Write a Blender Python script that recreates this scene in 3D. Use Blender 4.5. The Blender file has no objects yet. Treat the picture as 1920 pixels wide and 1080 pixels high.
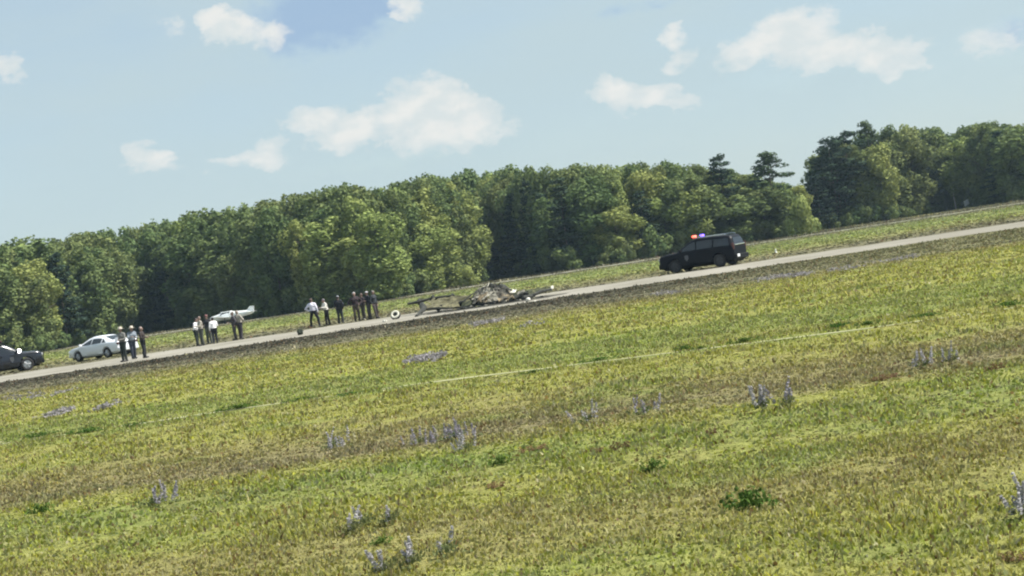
import bpy, bmesh, math, random
import numpy as np
from mathutils import Vector, Matrix, noise as mnoise
R = math.radians
random.seed(7); rng = np.random.default_rng(7)
scene = bpy.context.scene
C = scene.collection

# ---------------------------------------------------------------- camera
F_PX, ROLL, PITCH, CAM_H = 3140.0, math.atan(0.1515), R(0.776), 2.0
cam_d = bpy.data.cameras.new('camera'); cam = bpy.data.objects.new('camera', cam_d); C.objects.link(cam)
cam_d.sensor_width = 36.0; cam_d.lens = 36.0 * F_PX / 1920.0
cam_d.clip_start = 0.1; cam_d.clip_end = 8000
CM = Matrix.Translation((0, 0, CAM_H)) @ Matrix.Rotation(math.pi/2 - PITCH, 4, 'X') @ Matrix.Rotation(-ROLL, 4, 'Z')
cam.matrix_world = CM
scene.camera = cam
CR = CM.to_3x3(); CRI = CR.inverted()

def ray(px, py):
    return (CR @ Vector(((px-960)/F_PX, (540-py)/F_PX, -1))).normalized()
def at(px, py, Y=None):
    """real-world point seen at a place of the photo: on the ground, or at depth Y"""
    d = ray(px, py)
    t = (Y / d.y) if Y is not None else (CAM_H / max(-d.z, 1e-4))
    return Vector((0, 0, CAM_H)) + d * t
def proj(p):
    v = CRI @ (Vector(p) - Vector((0, 0, CAM_H)))
    return 960 + F_PX * v.x / -v.z, 540 - F_PX * v.y / -v.z

# ---------------------------------------------------------------- light
SUN_EL, SUN_AZ = 55.0, 90.0          # azimuth clockwise from the view direction
sl = bpy.data.lights.new('sun', 'SUN'); sun = bpy.data.objects.new('sun', sl); C.objects.link(sun)
sl.energy = 5.0; sl.angle = R(0.6); sl.color = (1.0, 0.95, 0.86)
sd = Vector((math.sin(R(SUN_AZ))*math.cos(R(SUN_EL)), math.cos(R(SUN_AZ))*math.cos(R(SUN_EL)), math.sin(R(SUN_EL))))
sun.rotation_euler = sd.to_track_quat('Z', 'Y').to_euler(); sun.location = sd * 60
scene.view_settings.view_transform = 'Standard'
try: scene.view_settings.look = 'None'
except Exception: pass
scene.view_settings.gamma = 1.0
scene.view_settings.exposure = 0.92
scene.render.engine = 'CYCLES'
scene.cycles.filter_width = 2.1
scene.cycles.volume_bounces = 1
scene.cycles.max_bounces = 6
scene.render.resolution_x = 1024; scene.render.resolution_y = 576

# ---------------------------------------------------------------- node helpers
class NT:
    def __init__(s, tree): s.t = tree
    def n(s, kind, **kw):
        nd = s.t.nodes.new(kind)
        for k, v in kw.items(): setattr(nd, k, v)
        return nd
    def l(s, a, b): s.t.links.new(a, b)
    def put(s, sock, v):
        if isinstance(v, bpy.types.NodeSocket): s.l(v, sock)
        else: sock.default_value = v
    def m(s, op, a, b=None, c=None, clamp=False):
        nd = s.n('ShaderNodeMath', operation=op); nd.use_clamp = clamp
        s.put(nd.inputs[0], a)
        if b is not None: s.put(nd.inputs[1], b)
        if c is not None: s.put(nd.inputs[2], c)
        return nd.outputs[0]
    def mix(s, f, a, b, mode='MIX'):
        nd = s.n('ShaderNodeMix', data_type='RGBA', blend_type=mode)
        s.put(nd.inputs[0], f)
        for i, v in ((6, a), (7, b)):
            if isinstance(v, tuple) and len(v) == 3: v = v + (1,)
            s.put(nd.inputs[i], v)
        return nd.outputs[2]
    def noise(s, vec, scale=1, detail=3, rough=.5, dist=0.0):
        nd = s.n('ShaderNodeTexNoise'); nd.inputs['Scale'].default_value = scale
        nd.inputs['Detail'].default_value = detail; nd.inputs['Roughness'].default_value = rough
        nd.inputs['Distortion'].default_value = dist
        s.l(vec, nd.inputs['Vector']); return nd.outputs[0]
    def maprange(s, v, a, b, c=0, d=1, smooth=True):
        nd = s.n('ShaderNodeMapRange', interpolation_type='SMOOTHSTEP' if smooth else 'LINEAR')
        s.put(nd.inputs[0], v)
        for i, x in zip((1, 2, 3, 4), (a, b, c, d)): nd.inputs[i].default_value = x
        return nd.outputs[0]
    def vscale(s, vec, sc, off=(0,0,0)):
        nd = s.n('ShaderNodeMapping'); s.l(vec, nd.inputs[0])
        nd.inputs[3].default_value = sc; nd.inputs[1].default_value = off
        return nd.outputs[0]

# ---------------------------------------------------------------- world : hazy daylight sky with fair-weather clouds
w = bpy.data.worlds.new('World'); scene.world = w; w.use_nodes = True
w.node_tree.nodes.clear(); N = NT(w.node_tree)
out = N.n('ShaderNodeOutputWorld'); bg = N.n('ShaderNodeBackground'); N.l(bg.outputs[0], out.inputs[0])
sky = N.n('ShaderNodeTexSky', sky_type='NISHITA'); sky.sun_disc = False
sky.sun_elevation = R(SUN_EL); sky.sun_rotation = R(SUN_AZ); sky.altitude = 100
sky.air_density = 1.0; sky.dust_density = 1.2; sky.ozone_density = 1.5
SKY_K = 0.081
bg.inputs[1].default_value = SKY_K
geo = N.n('ShaderNodeTexCoord').outputs['Generated']
sep = N.n('ShaderNodeSeparateXYZ'); N.l(geo, sep.inputs[0])
az = N.m('MULTIPLY', N.m('ARCTAN2', sep.outputs[0], sep.outputs[1]), 180/math.pi)
el = N.m('MULTIPLY', N.m('ARCSINE', sep.outputs[2]), 180/math.pi)
comb = N.n('ShaderNodeCombineXYZ'); N.l(az, comb.inputs[0]); N.l(el, comb.inputs[1])
uv = comb.outputs[0]
nA = N.noise(N.vscale(uv, (.7, 1.0, 1)), 1.0, 9, .62)
nB = N.noise(N.vscale(uv, (.7, 1.0, 1), (31, 7, 0)), 1.0, 9, .62)
u2 = N.m('ADD', az, N.m('MULTIPLY', N.m('SUBTRACT', nA, .5), 2.6))
v2 = N.m('ADD', el, N.m('MULTIPLY', N.m('SUBTRACT', nB, .5), 1.9))
def azel(px, py):
    d = ray(px, py); return math.degrees(math.atan2(d.x, d.y)), math.degrees(math.asin(d.z))
DEG = F_PX * math.pi / 180
def lobes(L):
    f = None
    for (px, py, rx, ry, k) in L:
        a, e = azel(px, py)
        x = N.m('DIVIDE', N.m('SUBTRACT', u2, a), 1.18*rx/DEG); y = N.m('DIVIDE', N.m('SUBTRACT', v2, e), 1.18*ry/DEG)
        r = N.m('SQRT', N.m('ADD', N.m('MULTIPLY', x, x), N.m('MULTIPLY', y, y)))
        g = N.m('MULTIPLY', N.m('SUBTRACT', 1.0, r, clamp=True), k)
        f = g if f is None else N.m('SMOOTH_MAX', f, g, 0.08)
    return f
CL = [(805,215,95,75,1.2),(870,235,80,50,1.0),(730,225,80,42,.9),(660,245,90,36,1.0),(590,228,70,30,.95),(655,262,60,24,.7),(830,262,70,26,.6),
      (1480,70,90,55,1.1),(1570,95,95,40,1.0),(1420,95,80,32,.8),(1660,100,75,38,.9),(1690,122,50,22,.8),(1850,75,60,40,.5),
      (1155,165,50,32,1.1),(1205,180,70,30,1.0),(1260,195,50,18,.7),(1255,75,34,28,.8),(1275,110,34,30,.55),
      (400,35,36,28,1.1),(440,55,55,34,1.1),(500,60,60,30,.7),(760,12,36,24,.9),
      (275,290,40,26,.8),(300,308,42,20,.6),(495,292,52,28,.85),(440,305,60,18,.55),(8,125,36,30,.9),(320,50,30,22,.35),(940,240,46,24,.4)]
f = lobes(CL)
fine = N.noise(N.vscale(uv, (1.3, 1.9, 1)), 1.0, 9, .68)
fd = N.m('ADD', f, N.m('MULTIPLY', N.m('SUBTRACT', fine, .5), .75))
fd = N.m('MULTIPLY', fd, N.maprange(f, 0.0, .14))
cmask = N.m('ADD', N.m('MULTIPLY', N.maprange(fd, .0, .75), .70), N.m('MULTIPLY', N.maprange(fd, .10, .34), .30))
veiln = N.noise(N.vscale(uv, (.10, .28, 1), (3, 11, 0)), 1.0, 4, .55)
veil = N.maprange(veiln, .30, .70, .62, .93)
blue = lobes([(600,30,150,75,1.3),(690,20,80,50,1.0),(530,70,60,40,.8),(1890,60,60,45,.6),(1160,20,60,24,.5),(1230,5,50,20,.5)])
blue = N.maprange(blue, .05, .75)
low = lobes([(700,300,240,32,.5),(1450,150,170,40,.45),(1560,120,90,30,.4)])
low = N.maprange(low, .02, .6)
veil = N.m('MULTIPLY', veil, N.m('SUBTRACT', 1.0, N.m('MULTIPLY', blue, .75)))
veil = N.m('MULTIPLY', veil, N.m('SUBTRACT', 1.0, N.m('MULTIPLY', low, .45)))
VEIL = (3.48, 4.32, 4.62); CLD = (5.6, 5.6, 5.4); BLUEC = (2.05, 3.0, 4.4)
base = N.mix(N.m('MULTIPLY', blue, .8), sky.outputs[0], BLUEC)
c1 = N.mix(veil, base, VEIL)
bot = N.maprange(N.noise(N.vscale(uv, (.9, 1.4, 1), (5, 5, 0)), 1.0, 4, .5), .35, .65, 0, .42)
c2 = N.mix(N.m('MULTIPLY', cmask, .92), c1, N.mix(bot, CLD, VEIL))
# below the horizon keep the plain sky colour
N.l(c2, bg.inputs[0])

# ---------------------------------------------------------------- material helpers
MATS = {}
def mat(name, col, rough=.6, metal=0.0, spec=.5, emit=None, es=0.0, var=0.0, vscale=3.0, bump=0.0, coat=0.0):
    if name in MATS: return MATS[name]
    m = bpy.data.materials.new(name); m.use_nodes = True; MATS[name] = m
    n = NT(m.node_tree); b = m.node_tree.nodes['Principled BSDF']
    b.inputs['Base Color'].default_value = (*col, 1); b.inputs['Roughness'].default_value = rough
    b.inputs['Metallic'].default_value = metal; b.inputs['Specular IOR Level'].default_value = spec
    if coat: b.inputs['Coat Weight'].default_value = coat; b.inputs['Coat Roughness'].default_value = .08
    tc = n.n('ShaderNodeTexCoord').outputs['Object']
    if var:
        t = n.noise(tc, vscale, 5, .6)
        k = n.maprange(t, .3, .7, 1-var, 1+var)
        hs = n.n('ShaderNodeHueSaturation'); hs.inputs['Color'].default_value = (*col, 1)
        n.l(k, hs.inputs['Value']); n.l(hs.outputs[0], b.inputs['Base Color'])
    if bump:
        t = n.noise(tc, vscale*3, 4, .6); bp = n.n('ShaderNodeBump'); bp.inputs['Strength'].default_value = bump
        n.l(t, bp.inputs['Height']); n.l(bp.outputs[0], b.inputs['Normal'])
    if emit:
        b.inputs['Emission Color'].default_value = (*emit, 1); b.inputs['Emission Strength'].default_value = es
    return m

# ---------------------------------------------------------------- object helpers
def tag(o, label=None, cat=None, group=None, kind=None):
    if label: o['label'] = label
    if cat: o['category'] = cat
    if group: o['group'] = group
    if kind: o['kind'] = kind
    return o
def empty(name, loc=(0,0,0), rz=0.0, label=None, cat=None, group=None):
    o = bpy.data.objects.new(name, None); C.objects.link(o); o.location = loc; o.rotation_euler = (0, 0, rz)
    return tag(o, label, cat, group)
def link_mesh(name, me, m, parent=None, smooth=False):
    o = bpy.data.objects.new(name, me); C.objects.link(o)
    if m is not None and not me.materials: me.materials.append(m)
    if parent is not None: o.parent = parent
    if smooth: me.polygons.foreach_set('use_smooth', [True]*len(me.polygons))
    return o
def pym(name, v, f):
    me = bpy.data.meshes.new(name); me.from_pydata([tuple(x) for x in v], [], f); me.update(); return me
def from_bm(name, bm, m, parent=None, smooth=False):
    bmesh.ops.recalc_face_normals(bm, faces=bm.faces)
    me = bpy.data.meshes.new(name); bm.to_mesh(me); bm.free()
    return link_mesh(name, me, m, parent, smooth)
def quadmesh(name, V, nper, attrs=None):
    """V: (n*nper,3) with faces of nper consecutive verts"""
    n = len(V)//nper
    me = bpy.data.meshes.new(name); me.vertices.add(len(V)); me.vertices.foreach_set('co', V.astype(np.float32).ravel())
    me.loops.add(len(V)); me.loops.foreach_set('vertex_index', np.arange(len(V), dtype=np.int32))
    me.polygons.add(n); me.polygons.foreach_set('loop_start', (np.arange(n)*nper).astype(np.int32))
    me.update(calc_edges=True)
    for k, a in (attrs or {}).items():
        at_ = me.attributes.new(k, 'FLOAT', 'POINT'); at_.data.foreach_set('value', a.astype(np.float32))
    return me
def box(bm, c, s, rot=None, bev=0.0):
    r = bmesh.ops.create_cube(bm, size=1.0)
    vs = r['verts']; bmesh.ops.scale(bm, vec=s, verts=vs)
    if bev:
        es = list({e for v in vs for e in v.link_edges}); rr = bmesh.ops.bevel(bm, geom=es, offset=bev, segments=2, affect='EDGES', profile=.5)
        vs = list({v for f_ in rr['faces'] for v in f_.verts} | {v for v in vs if v.is_valid})
    if rot is not None: bmesh.ops.rotate(bm, cent=(0,0,0), matrix=rot, verts=vs)
    bmesh.ops.translate(bm, vec=c, verts=vs)
def cyl(bm, p0, p1, r0, r1=None, seg=12, caps=True):
    p0, p1 = Vector(p0), Vector(p1); r1 = r0 if r1 is None else r1
    d = p1-p0; q = d.to_track_quat('Z', 'Y').to_matrix()
    a = [bm.verts.new(p0 + q @ Vector((r0*math.cos(t), r0*math.sin(t), 0))) for t in [2*math.pi*i/seg for i in range(seg)]]
    b = [bm.verts.new(p1 + q @ Vector((r1*math.cos(t), r1*math.sin(t), 0))) for t in [2*math.pi*i/seg for i in range(seg)]]
    for i in range(seg): bm.faces.new((a[i], a[(i+1)%seg], b[(i+1)%seg], b[i]))
    if caps: bm.faces.new(a[::-1]); bm.faces.new(b)
def tube(bm, pts, rad, seg=8):
    pts = [Vector(p) for p in pts]; rings = []
    for i, p in enumerate(pts):
        d = (pts[min(i+1, len(pts)-1)] - pts[max(i-1, 0)]); q = d.to_track_quat('Z', 'Y').to_matrix()
        r = rad[i] if isinstance(rad, (list, tuple)) else rad
        rings.append([bm.verts.new(p + q @ Vector((r*math.cos(2*math.pi*k/seg), r*math.sin(2*math.pi*k/seg), 0))) for k in range(seg)])
    for a, b in zip(rings, rings[1:]):
        # match the closest start vertex so that rings never twist
        off = min(range(seg), key=lambda o: (a[0].co-b[o].co).length)
        for k in range(seg): bm.faces.new((a[k], a[(k+1)%seg], b[(k+1+off)%seg], b[(k+off)%seg]))
    bm.faces.new(rings[0][::-1]); bm.faces.new(rings[-1])
def capsule(bm, p0, p1, r0, r1=None, seg=12, hs=4):
    p0, p1 = Vector(p0), Vector(p1); r1 = r0 if r1 is None else r1
    d = p1-p0
    if d.length < 1e-5: d = Vector((0,0,1e-4))
    q = d.to_track_quat('Z', 'Y').to_matrix(); dn = d.normalized(); rings = []
    for i in range(1, hs+1):
        t = math.pi/2*(1-i/hs); rings.append((p0 - dn*r0*math.sin(t), r0*math.cos(t)))
    for i in range(0, hs):
        t = math.pi/2*(i/hs); rings.append((p1 + dn*r1*math.sin(t), r1*math.cos(t)))
    RR = [[bm.verts.new(c + q @ Vector((r*math.cos(2*math.pi*k/seg), r*math.sin(2*math.pi*k/seg), 0))) for k in range(seg)] for c, r in rings]
    v0 = bm.verts.new(p0-dn*r0); v1 = bm.verts.new(p1+dn*r1)
    for a, b in zip(RR, RR[1:]):
        for k in range(seg): bm.faces.new((a[k], a[(k+1)%seg], b[(k+1)%seg], b[k]))
    for k in range(seg):
        bm.faces.new((v0, RR[0][(k+1)%seg], RR[0][k])); bm.faces.new((v1, RR[-1][k], RR[-1][(k+1)%seg]))
def evaluated(o):
    dg = bpy.context.evaluated_depsgraph_get()
    me = bpy.data.meshes.new_from_object(o.evaluated_get(dg)); return me
def copy_tree(o, parent=None):
    c = o.copy(); C.objects.link(c); c.parent = parent
    for ch in list(o.children): copy_tree(ch, c)
    return c

# ---------------------------------------------------------------- meadow colour, shared by the soil and every blade
def meadow_colour(n):
    pos = n.n('ShaderNodeNewGeometry').outputs['Position']
    s = n.n('ShaderNodeSeparateXYZ'); n.l(pos, s.inputs[0]); X, Y = s.outputs[0], s.outputs[1]
    nz = n.noise(n.vscale(pos, (.045, .16, 0)), 1.0, 4, .6)
    nz2 = n.noise(n.vscale(pos, (.35, .8, 0), (9, 2, 0)), 1.0, 4, .6)
    yy = n.m('MULTIPLY', Y, n.m('ADD', 1.0, n.m('ADD', n.m('MULTIPLY', n.m('SUBTRACT', nz, .5), .30), n.m('MULTIPLY', n.m('SUBTRACT', nz2, .5), .16))))
    yy = n.m('ADD', yy, n.m('MULTIPLY', X, .012))
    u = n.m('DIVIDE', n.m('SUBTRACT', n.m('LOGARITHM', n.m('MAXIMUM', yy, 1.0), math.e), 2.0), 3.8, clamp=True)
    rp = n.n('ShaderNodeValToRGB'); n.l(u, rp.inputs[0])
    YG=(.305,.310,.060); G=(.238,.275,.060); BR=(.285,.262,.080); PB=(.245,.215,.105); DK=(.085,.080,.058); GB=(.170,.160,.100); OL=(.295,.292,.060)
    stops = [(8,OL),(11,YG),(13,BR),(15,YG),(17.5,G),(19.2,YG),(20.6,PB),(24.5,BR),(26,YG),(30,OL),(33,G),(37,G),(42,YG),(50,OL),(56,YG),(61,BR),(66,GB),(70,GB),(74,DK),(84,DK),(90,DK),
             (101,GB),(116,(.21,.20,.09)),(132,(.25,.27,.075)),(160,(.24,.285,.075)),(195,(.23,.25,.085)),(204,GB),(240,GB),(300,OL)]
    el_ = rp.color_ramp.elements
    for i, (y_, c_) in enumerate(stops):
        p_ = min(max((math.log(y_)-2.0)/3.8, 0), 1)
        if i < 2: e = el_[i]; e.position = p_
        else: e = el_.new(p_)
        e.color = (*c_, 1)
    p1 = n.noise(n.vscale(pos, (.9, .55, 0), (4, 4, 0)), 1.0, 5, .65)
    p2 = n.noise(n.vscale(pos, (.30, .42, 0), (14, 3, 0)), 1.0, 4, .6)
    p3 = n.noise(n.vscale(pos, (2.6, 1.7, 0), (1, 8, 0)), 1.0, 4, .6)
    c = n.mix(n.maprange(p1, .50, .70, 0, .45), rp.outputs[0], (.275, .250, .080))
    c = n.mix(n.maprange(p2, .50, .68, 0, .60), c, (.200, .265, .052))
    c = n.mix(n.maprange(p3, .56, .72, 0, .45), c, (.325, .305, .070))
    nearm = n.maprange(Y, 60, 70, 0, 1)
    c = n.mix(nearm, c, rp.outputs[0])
    vz = n.m('MULTIPLY', n.m('MULTIPLY', n.maprange(X, 2, 20), nearm), n.maprange(Y, 101, 95))   # paler verge towards the right
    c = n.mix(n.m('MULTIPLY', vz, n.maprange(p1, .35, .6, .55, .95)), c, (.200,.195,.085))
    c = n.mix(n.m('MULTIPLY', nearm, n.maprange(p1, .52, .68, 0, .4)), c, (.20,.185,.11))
    return c, pos, s

# blades
gm = bpy.data.materials.new('meadow_blades'); gm.use_nodes = True; gm.node_tree.nodes.clear(); n = NT(gm.node_tree)
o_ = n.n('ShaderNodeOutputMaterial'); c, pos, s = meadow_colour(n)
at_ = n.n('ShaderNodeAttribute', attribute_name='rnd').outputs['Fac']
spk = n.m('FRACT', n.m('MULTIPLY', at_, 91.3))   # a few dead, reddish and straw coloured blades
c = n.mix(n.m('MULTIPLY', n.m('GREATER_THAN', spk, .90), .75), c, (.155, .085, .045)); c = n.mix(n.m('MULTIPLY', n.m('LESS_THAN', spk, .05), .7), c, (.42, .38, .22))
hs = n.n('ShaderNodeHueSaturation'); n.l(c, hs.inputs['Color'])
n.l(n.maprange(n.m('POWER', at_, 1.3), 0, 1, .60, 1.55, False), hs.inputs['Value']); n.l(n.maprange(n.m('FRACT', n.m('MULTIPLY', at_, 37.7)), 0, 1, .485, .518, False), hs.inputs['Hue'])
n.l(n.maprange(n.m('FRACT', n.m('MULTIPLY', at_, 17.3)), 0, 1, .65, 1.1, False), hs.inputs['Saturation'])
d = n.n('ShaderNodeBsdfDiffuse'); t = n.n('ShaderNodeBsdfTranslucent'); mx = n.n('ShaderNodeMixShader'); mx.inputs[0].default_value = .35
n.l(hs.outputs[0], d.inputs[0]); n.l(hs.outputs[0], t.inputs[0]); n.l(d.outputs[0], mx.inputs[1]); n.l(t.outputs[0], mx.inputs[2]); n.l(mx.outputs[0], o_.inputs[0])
# soil
sm = bpy.data.materials.new('meadow_soil'); sm.use_nodes = True; n = NT(sm.node_tree); b = sm.node_tree.nodes['Principled BSDF']
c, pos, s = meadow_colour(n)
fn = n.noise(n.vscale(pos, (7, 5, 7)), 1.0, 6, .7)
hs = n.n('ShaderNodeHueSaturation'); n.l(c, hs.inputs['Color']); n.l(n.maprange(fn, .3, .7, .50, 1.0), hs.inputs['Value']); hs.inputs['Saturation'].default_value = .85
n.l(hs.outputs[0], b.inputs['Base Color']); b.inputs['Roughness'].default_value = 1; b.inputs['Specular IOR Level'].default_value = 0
bp = n.n('ShaderNodeBump'); bp.inputs['Distance'].default_value = .12; n.l(fn, bp.inputs['Height']); n.l(bp.outputs[0], b.inputs['Normal'])

bm = bmesh.new()
ys = [-60, 5, 20, 40, 62, 85, 101, 140, 205, 260, 400, 1400]; xs = [-900, -300, -120, -60, -20, 0, 20, 60, 120, 300, 900]
vv = [[bm.verts.new((x, y, 0)) for x in xs] for y in ys]
for j in range(len(ys)-1):
    for i in range(len(xs)-1): bm.faces.new((vv[j][i], vv[j][i+1], vv[j+1][i+1], vv[j+1][i]))
tag(from_bm('ground', bm, sm), kind='structure', label='overgrown grass airfield reaching to the trees')

# paved strips
def strip(name, y0f, y1f, x0, x1, m, z, rag, step=.6):
    bm = bmesh.new(); n_ = int((x1-x0)/step); a = []; b_ = []
    for i in range(n_+1):
        x = x0+(x1-x0)*i/n_
        r0 = rag*(mnoise.noise(Vector((x*.35, 3.1, z*99)))+.6*mnoise.noise(Vector((x*1.9, 8.1, 0)))); r1 = rag*mnoise.noise(Vector((x*.4, 13.1, 5)))
        a.append(bm.verts.new((x, y0f(x)+r0, z))); b_.append(bm.verts.new((x, y1f(x)+r1, z)))
    for i in range(n_): bm.faces.new((a[i], a[i+1], b_[i+1], b_[i]))
    return from_bm(name, bm, m)
def pave(name, col, dark, k=.35):
    m = bpy.data.materials.new(name); m.use_nodes = True; n = NT(m.node_tree); b = m.node_tree.nodes['Principled BSDF']
    pos = n.n('ShaderNodeNewGeometry').outputs['Position']
    a = n.noise(n.vscale(pos, (.22, .7, 1)), 1.0, 6, .65); f2 = n.noise(n.vscale(pos, (5, 3, 1)), 1.0, 5, .7)
    c = n.mix(n.maprange(a, .38, .66, 0, k*2), col, dark); c = n.mix(n.maprange(f2, .45, .7, 0, .4), c, dark)
    sx = n.n('ShaderNodeSeparateXYZ'); n.l(pos, sx.inputs[0]); c = n.mix(n.maprange(sx.outputs[0], 8, 34, 0, .6), c, dark)   # the right half is more worn and grown over
    n.l(c, b.inputs['Base Color']); b.inputs['Roughness'].default_value = .95; b.inputs['Specular IOR Level'].default_value = .1
    return m
RW0, RW1 = 85.0, 101.0
rw = strip('runway', lambda x: RW0+2.5*min(max((x-8)/25, 0), 1), lambda x: RW1-1.5*min(max((x-8)/25, 0), 1), -200, 200, pave('old_asphalt', (.265,.252,.220), (.165,.155,.125), .5), .004, 1.5)
tag(rw, kind='structure', label='pale weathered runway crossing the airfield')
tw = strip('taxiway', lambda x: 214, lambda x: 226, -260, 260, pave('far_asphalt', (.25,.24,.215), (.13,.135,.08), .6), .004, 3.0, 2.0)
tag(tw, kind='structure', label='faint grey taxiway below the treeline')
pe = [at(-300,869), at(0,833), at(400,774), at(800,718), at(1340,652), at(1620,617), at(1920,575), at(2300,520)]
def pey(x):
    for p, q in zip(pe, pe[1:]):
        if x <= q.x: return p.y+(q.y-p.y)*(x-p.x)/(q.x-p.x)
    return pe[-1].y
el2 = strip('path', lambda x: pey(x)-.14, lambda x: pey(x)+.13, -11, 14, pave('old_concrete', (.30,.30,.18), (.22,.23,.12), .5), .006, .10, .15)
tag(el2, kind='structure', label='thin pale line of old pavement half covered by weeds')

# ---------------------------------------------------------------- blades of grass
def blades(name, y0, y1, dens, hmin, hmax, wd, per=5, spread=.06, label='', ok=None, margin=1.06, m=None, leafy=.3, cap=None):
    half = lambda y: y*960/F_PX*margin + 1.2
    area = (half(y0)+half(y1))*(y1-y0); n_ = int(area*dens)
    y = np.sqrt(rng.random(n_)*(y1**2-y0**2)+y0**2); x = (rng.random(n_)*2-1)*(y*960/F_PX*margin+1.2)
    cl = np.array([mnoise.noise(Vector((a*1.1, b*.8, 0))) + .6*mnoise.noise(Vector((a*4, b*3, 5))) for a, b in zip(x, y)])
    keep = rng.random(n_) < np.clip(.82+cl*.7, .45, 1)
    if ok is not None: keep &= np.array([ok(a, b) for a, b in zip(x, y)])
    x, y, cl = x[keep], y[keep], cl[keep]; n_ = len(x)
    hh = (hmin+(hmax-hmin)*rng.random(n_)**1.6)*np.clip(1+cl*.7, .5, 1.8)
    X = np.repeat(x, per)+rng.normal(0, spread, n_*per); Y = np.repeat(y, per)+rng.normal(0, spread, n_*per)
    H = np.repeat(hh, per)*(.6+.6*rng.random(n_*per)); rnd = np.repeat(rng.random(n_), per)*.5+rng.random(n_*per)*.5
    k = len(X); th = rng.random(k)*2*np.pi; W = wd*(.6+.8*rng.random(k)); leaf = rng.random(k) < leafy
    W = np.where(leaf, W*2.2, W); H = np.where(leaf, H*.62, H)
    la = rng.random(k)*2*np.pi; lm = H*(.15+.7*rng.random(k))
    dx, dy = np.cos(th)*W/2, np.sin(th)*W/2; tx, ty = X+np.cos(la)*lm, Y+np.sin(la)*lm
    mx_, my_ = X+np.cos(la)*lm*.35, Y+np.sin(la)*lm*.35
    V = np.empty((k, 5, 3))
    V[:,0] = np.stack([X-dx*.6, Y-dy*.6, np.full(k, -.01)], 1); V[:,1] = np.stack([X+dx*.6, Y+dy*.6, np.full(k, -.01)], 1)
    V[:,2] = np.stack([mx_+dx, my_+dy, H*.55], 1); V[:,3] = np.stack([tx, ty, H], 1); V[:,4] = np.stack([mx_-dx, my_-dy, H*.55], 1)
    me = quadmesh(name, V.reshape(-1, 3), 5, {'rnd': np.repeat(rnd, 5)})
    o = link_mesh(name, me, m or gm); tag(o, label, 'grass', kind='stuff'); return o
off_path = lambda x, y: not (pey(x)-.55 < y < pey(x)+.15) or mnoise.noise(Vector((x*.45, 2.2, 0))) > .0+.35*(abs(x-1) < 2.8)-.3*(x > 6)
blades('meadow_grass', 8.5, 15, 300, .02, .062, .010, 5, .045, 'yellow green tufted grass filling the nearest foreground', leafy=.7)
blades('meadow_grass', 15, 24, 120, .025, .07, .016, 5, .06, 'green and purple brown grass in the middle of the meadow', leafy=.7)
blades('meadow_grass', 24, 39, 42, .03, .08, .024, 5, .09, 'olive and green grass on both sides of the thin pavement line', ok=off_path)
blades('meadow_grass', 39, 64, 12, .04, .10, .040, 6, .14, 'yellow green grass between the pavement line and the runway verge')
blades('verge_grass', 64, 84.6, 5, .03, .09, .07, 6, .25, 'dark low weeds along the near verge of the runway')
blades('meadow_grass', 101.5, 213, .8, .05, .13, .16, 6, .5, 'mown green grass beyond the runway')
blades('meadow_grass', 226.5, 262, .5, .10, .3, .22, 6, .6, 'rough grass at the foot of the trees')
# ---------------------------------------------------------------- trees
def leaf_mat(name, colA, colB, trans=.28):
    m = bpy.data.materials.new(name); m.use_nodes = True; m.node_tree.nodes.clear(); n = NT(m.node_tree)
    o = n.n('ShaderNodeOutputMaterial'); hue = n.n('ShaderNodeAttribute', attribute_name='hue').outputs['Fac']
    lf = n.n('ShaderNodeAttribute', attribute_name='rnd').outputs['Fac']; ob = n.n('ShaderNodeObjectInfo').outputs['Random']
    c = n.mix(n.m('ADD', n.m('MULTIPLY', hue, .55), n.m('MULTIPLY', ob, .45)), colA, colB)
    hs = n.n('ShaderNodeHueSaturation'); n.l(c, hs.inputs['Color']); n.l(n.maprange(lf, 0, 1, .80, 1.2, False), hs.inputs['Value'])
    n.l(n.maprange(n.m('FRACT', n.m('MULTIPLY', ob, 13.7)), 0, 1, .480, .515, False), hs.inputs['Hue'])
    d = n.n('ShaderNodeBsdfDiffuse'); t = n.n('ShaderNodeBsdfTranslucent'); mx = n.n('ShaderNodeMixShader'); mx.inputs[0].default_value = trans
    n.l(hs.outputs[0], d.inputs[0]); n.l(hs.outputs[0], t.inputs[0]); n.l(d.outputs[0], mx.inputs[1]); n.l(t.outputs[0], mx.inputs[2]); n.l(mx.outputs[0], o.inputs[0])
    return m
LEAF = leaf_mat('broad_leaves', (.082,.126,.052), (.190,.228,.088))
LEAF_B = leaf_mat('sunlit_pale_leaves', (.190,.245,.080), (.275,.315,.110))  # lighter leaf copy: sunlight painted into the lit trees, also used for pale ones
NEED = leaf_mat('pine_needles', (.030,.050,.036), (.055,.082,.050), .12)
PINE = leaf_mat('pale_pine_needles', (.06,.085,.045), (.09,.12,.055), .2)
BARK = mat('bark', (.13,.105,.085), .95, var=.3, vscale=2); PALEBARK = mat('pale_bark', (.42,.40,.35), .9, var=.25, vscale=3)

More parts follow.
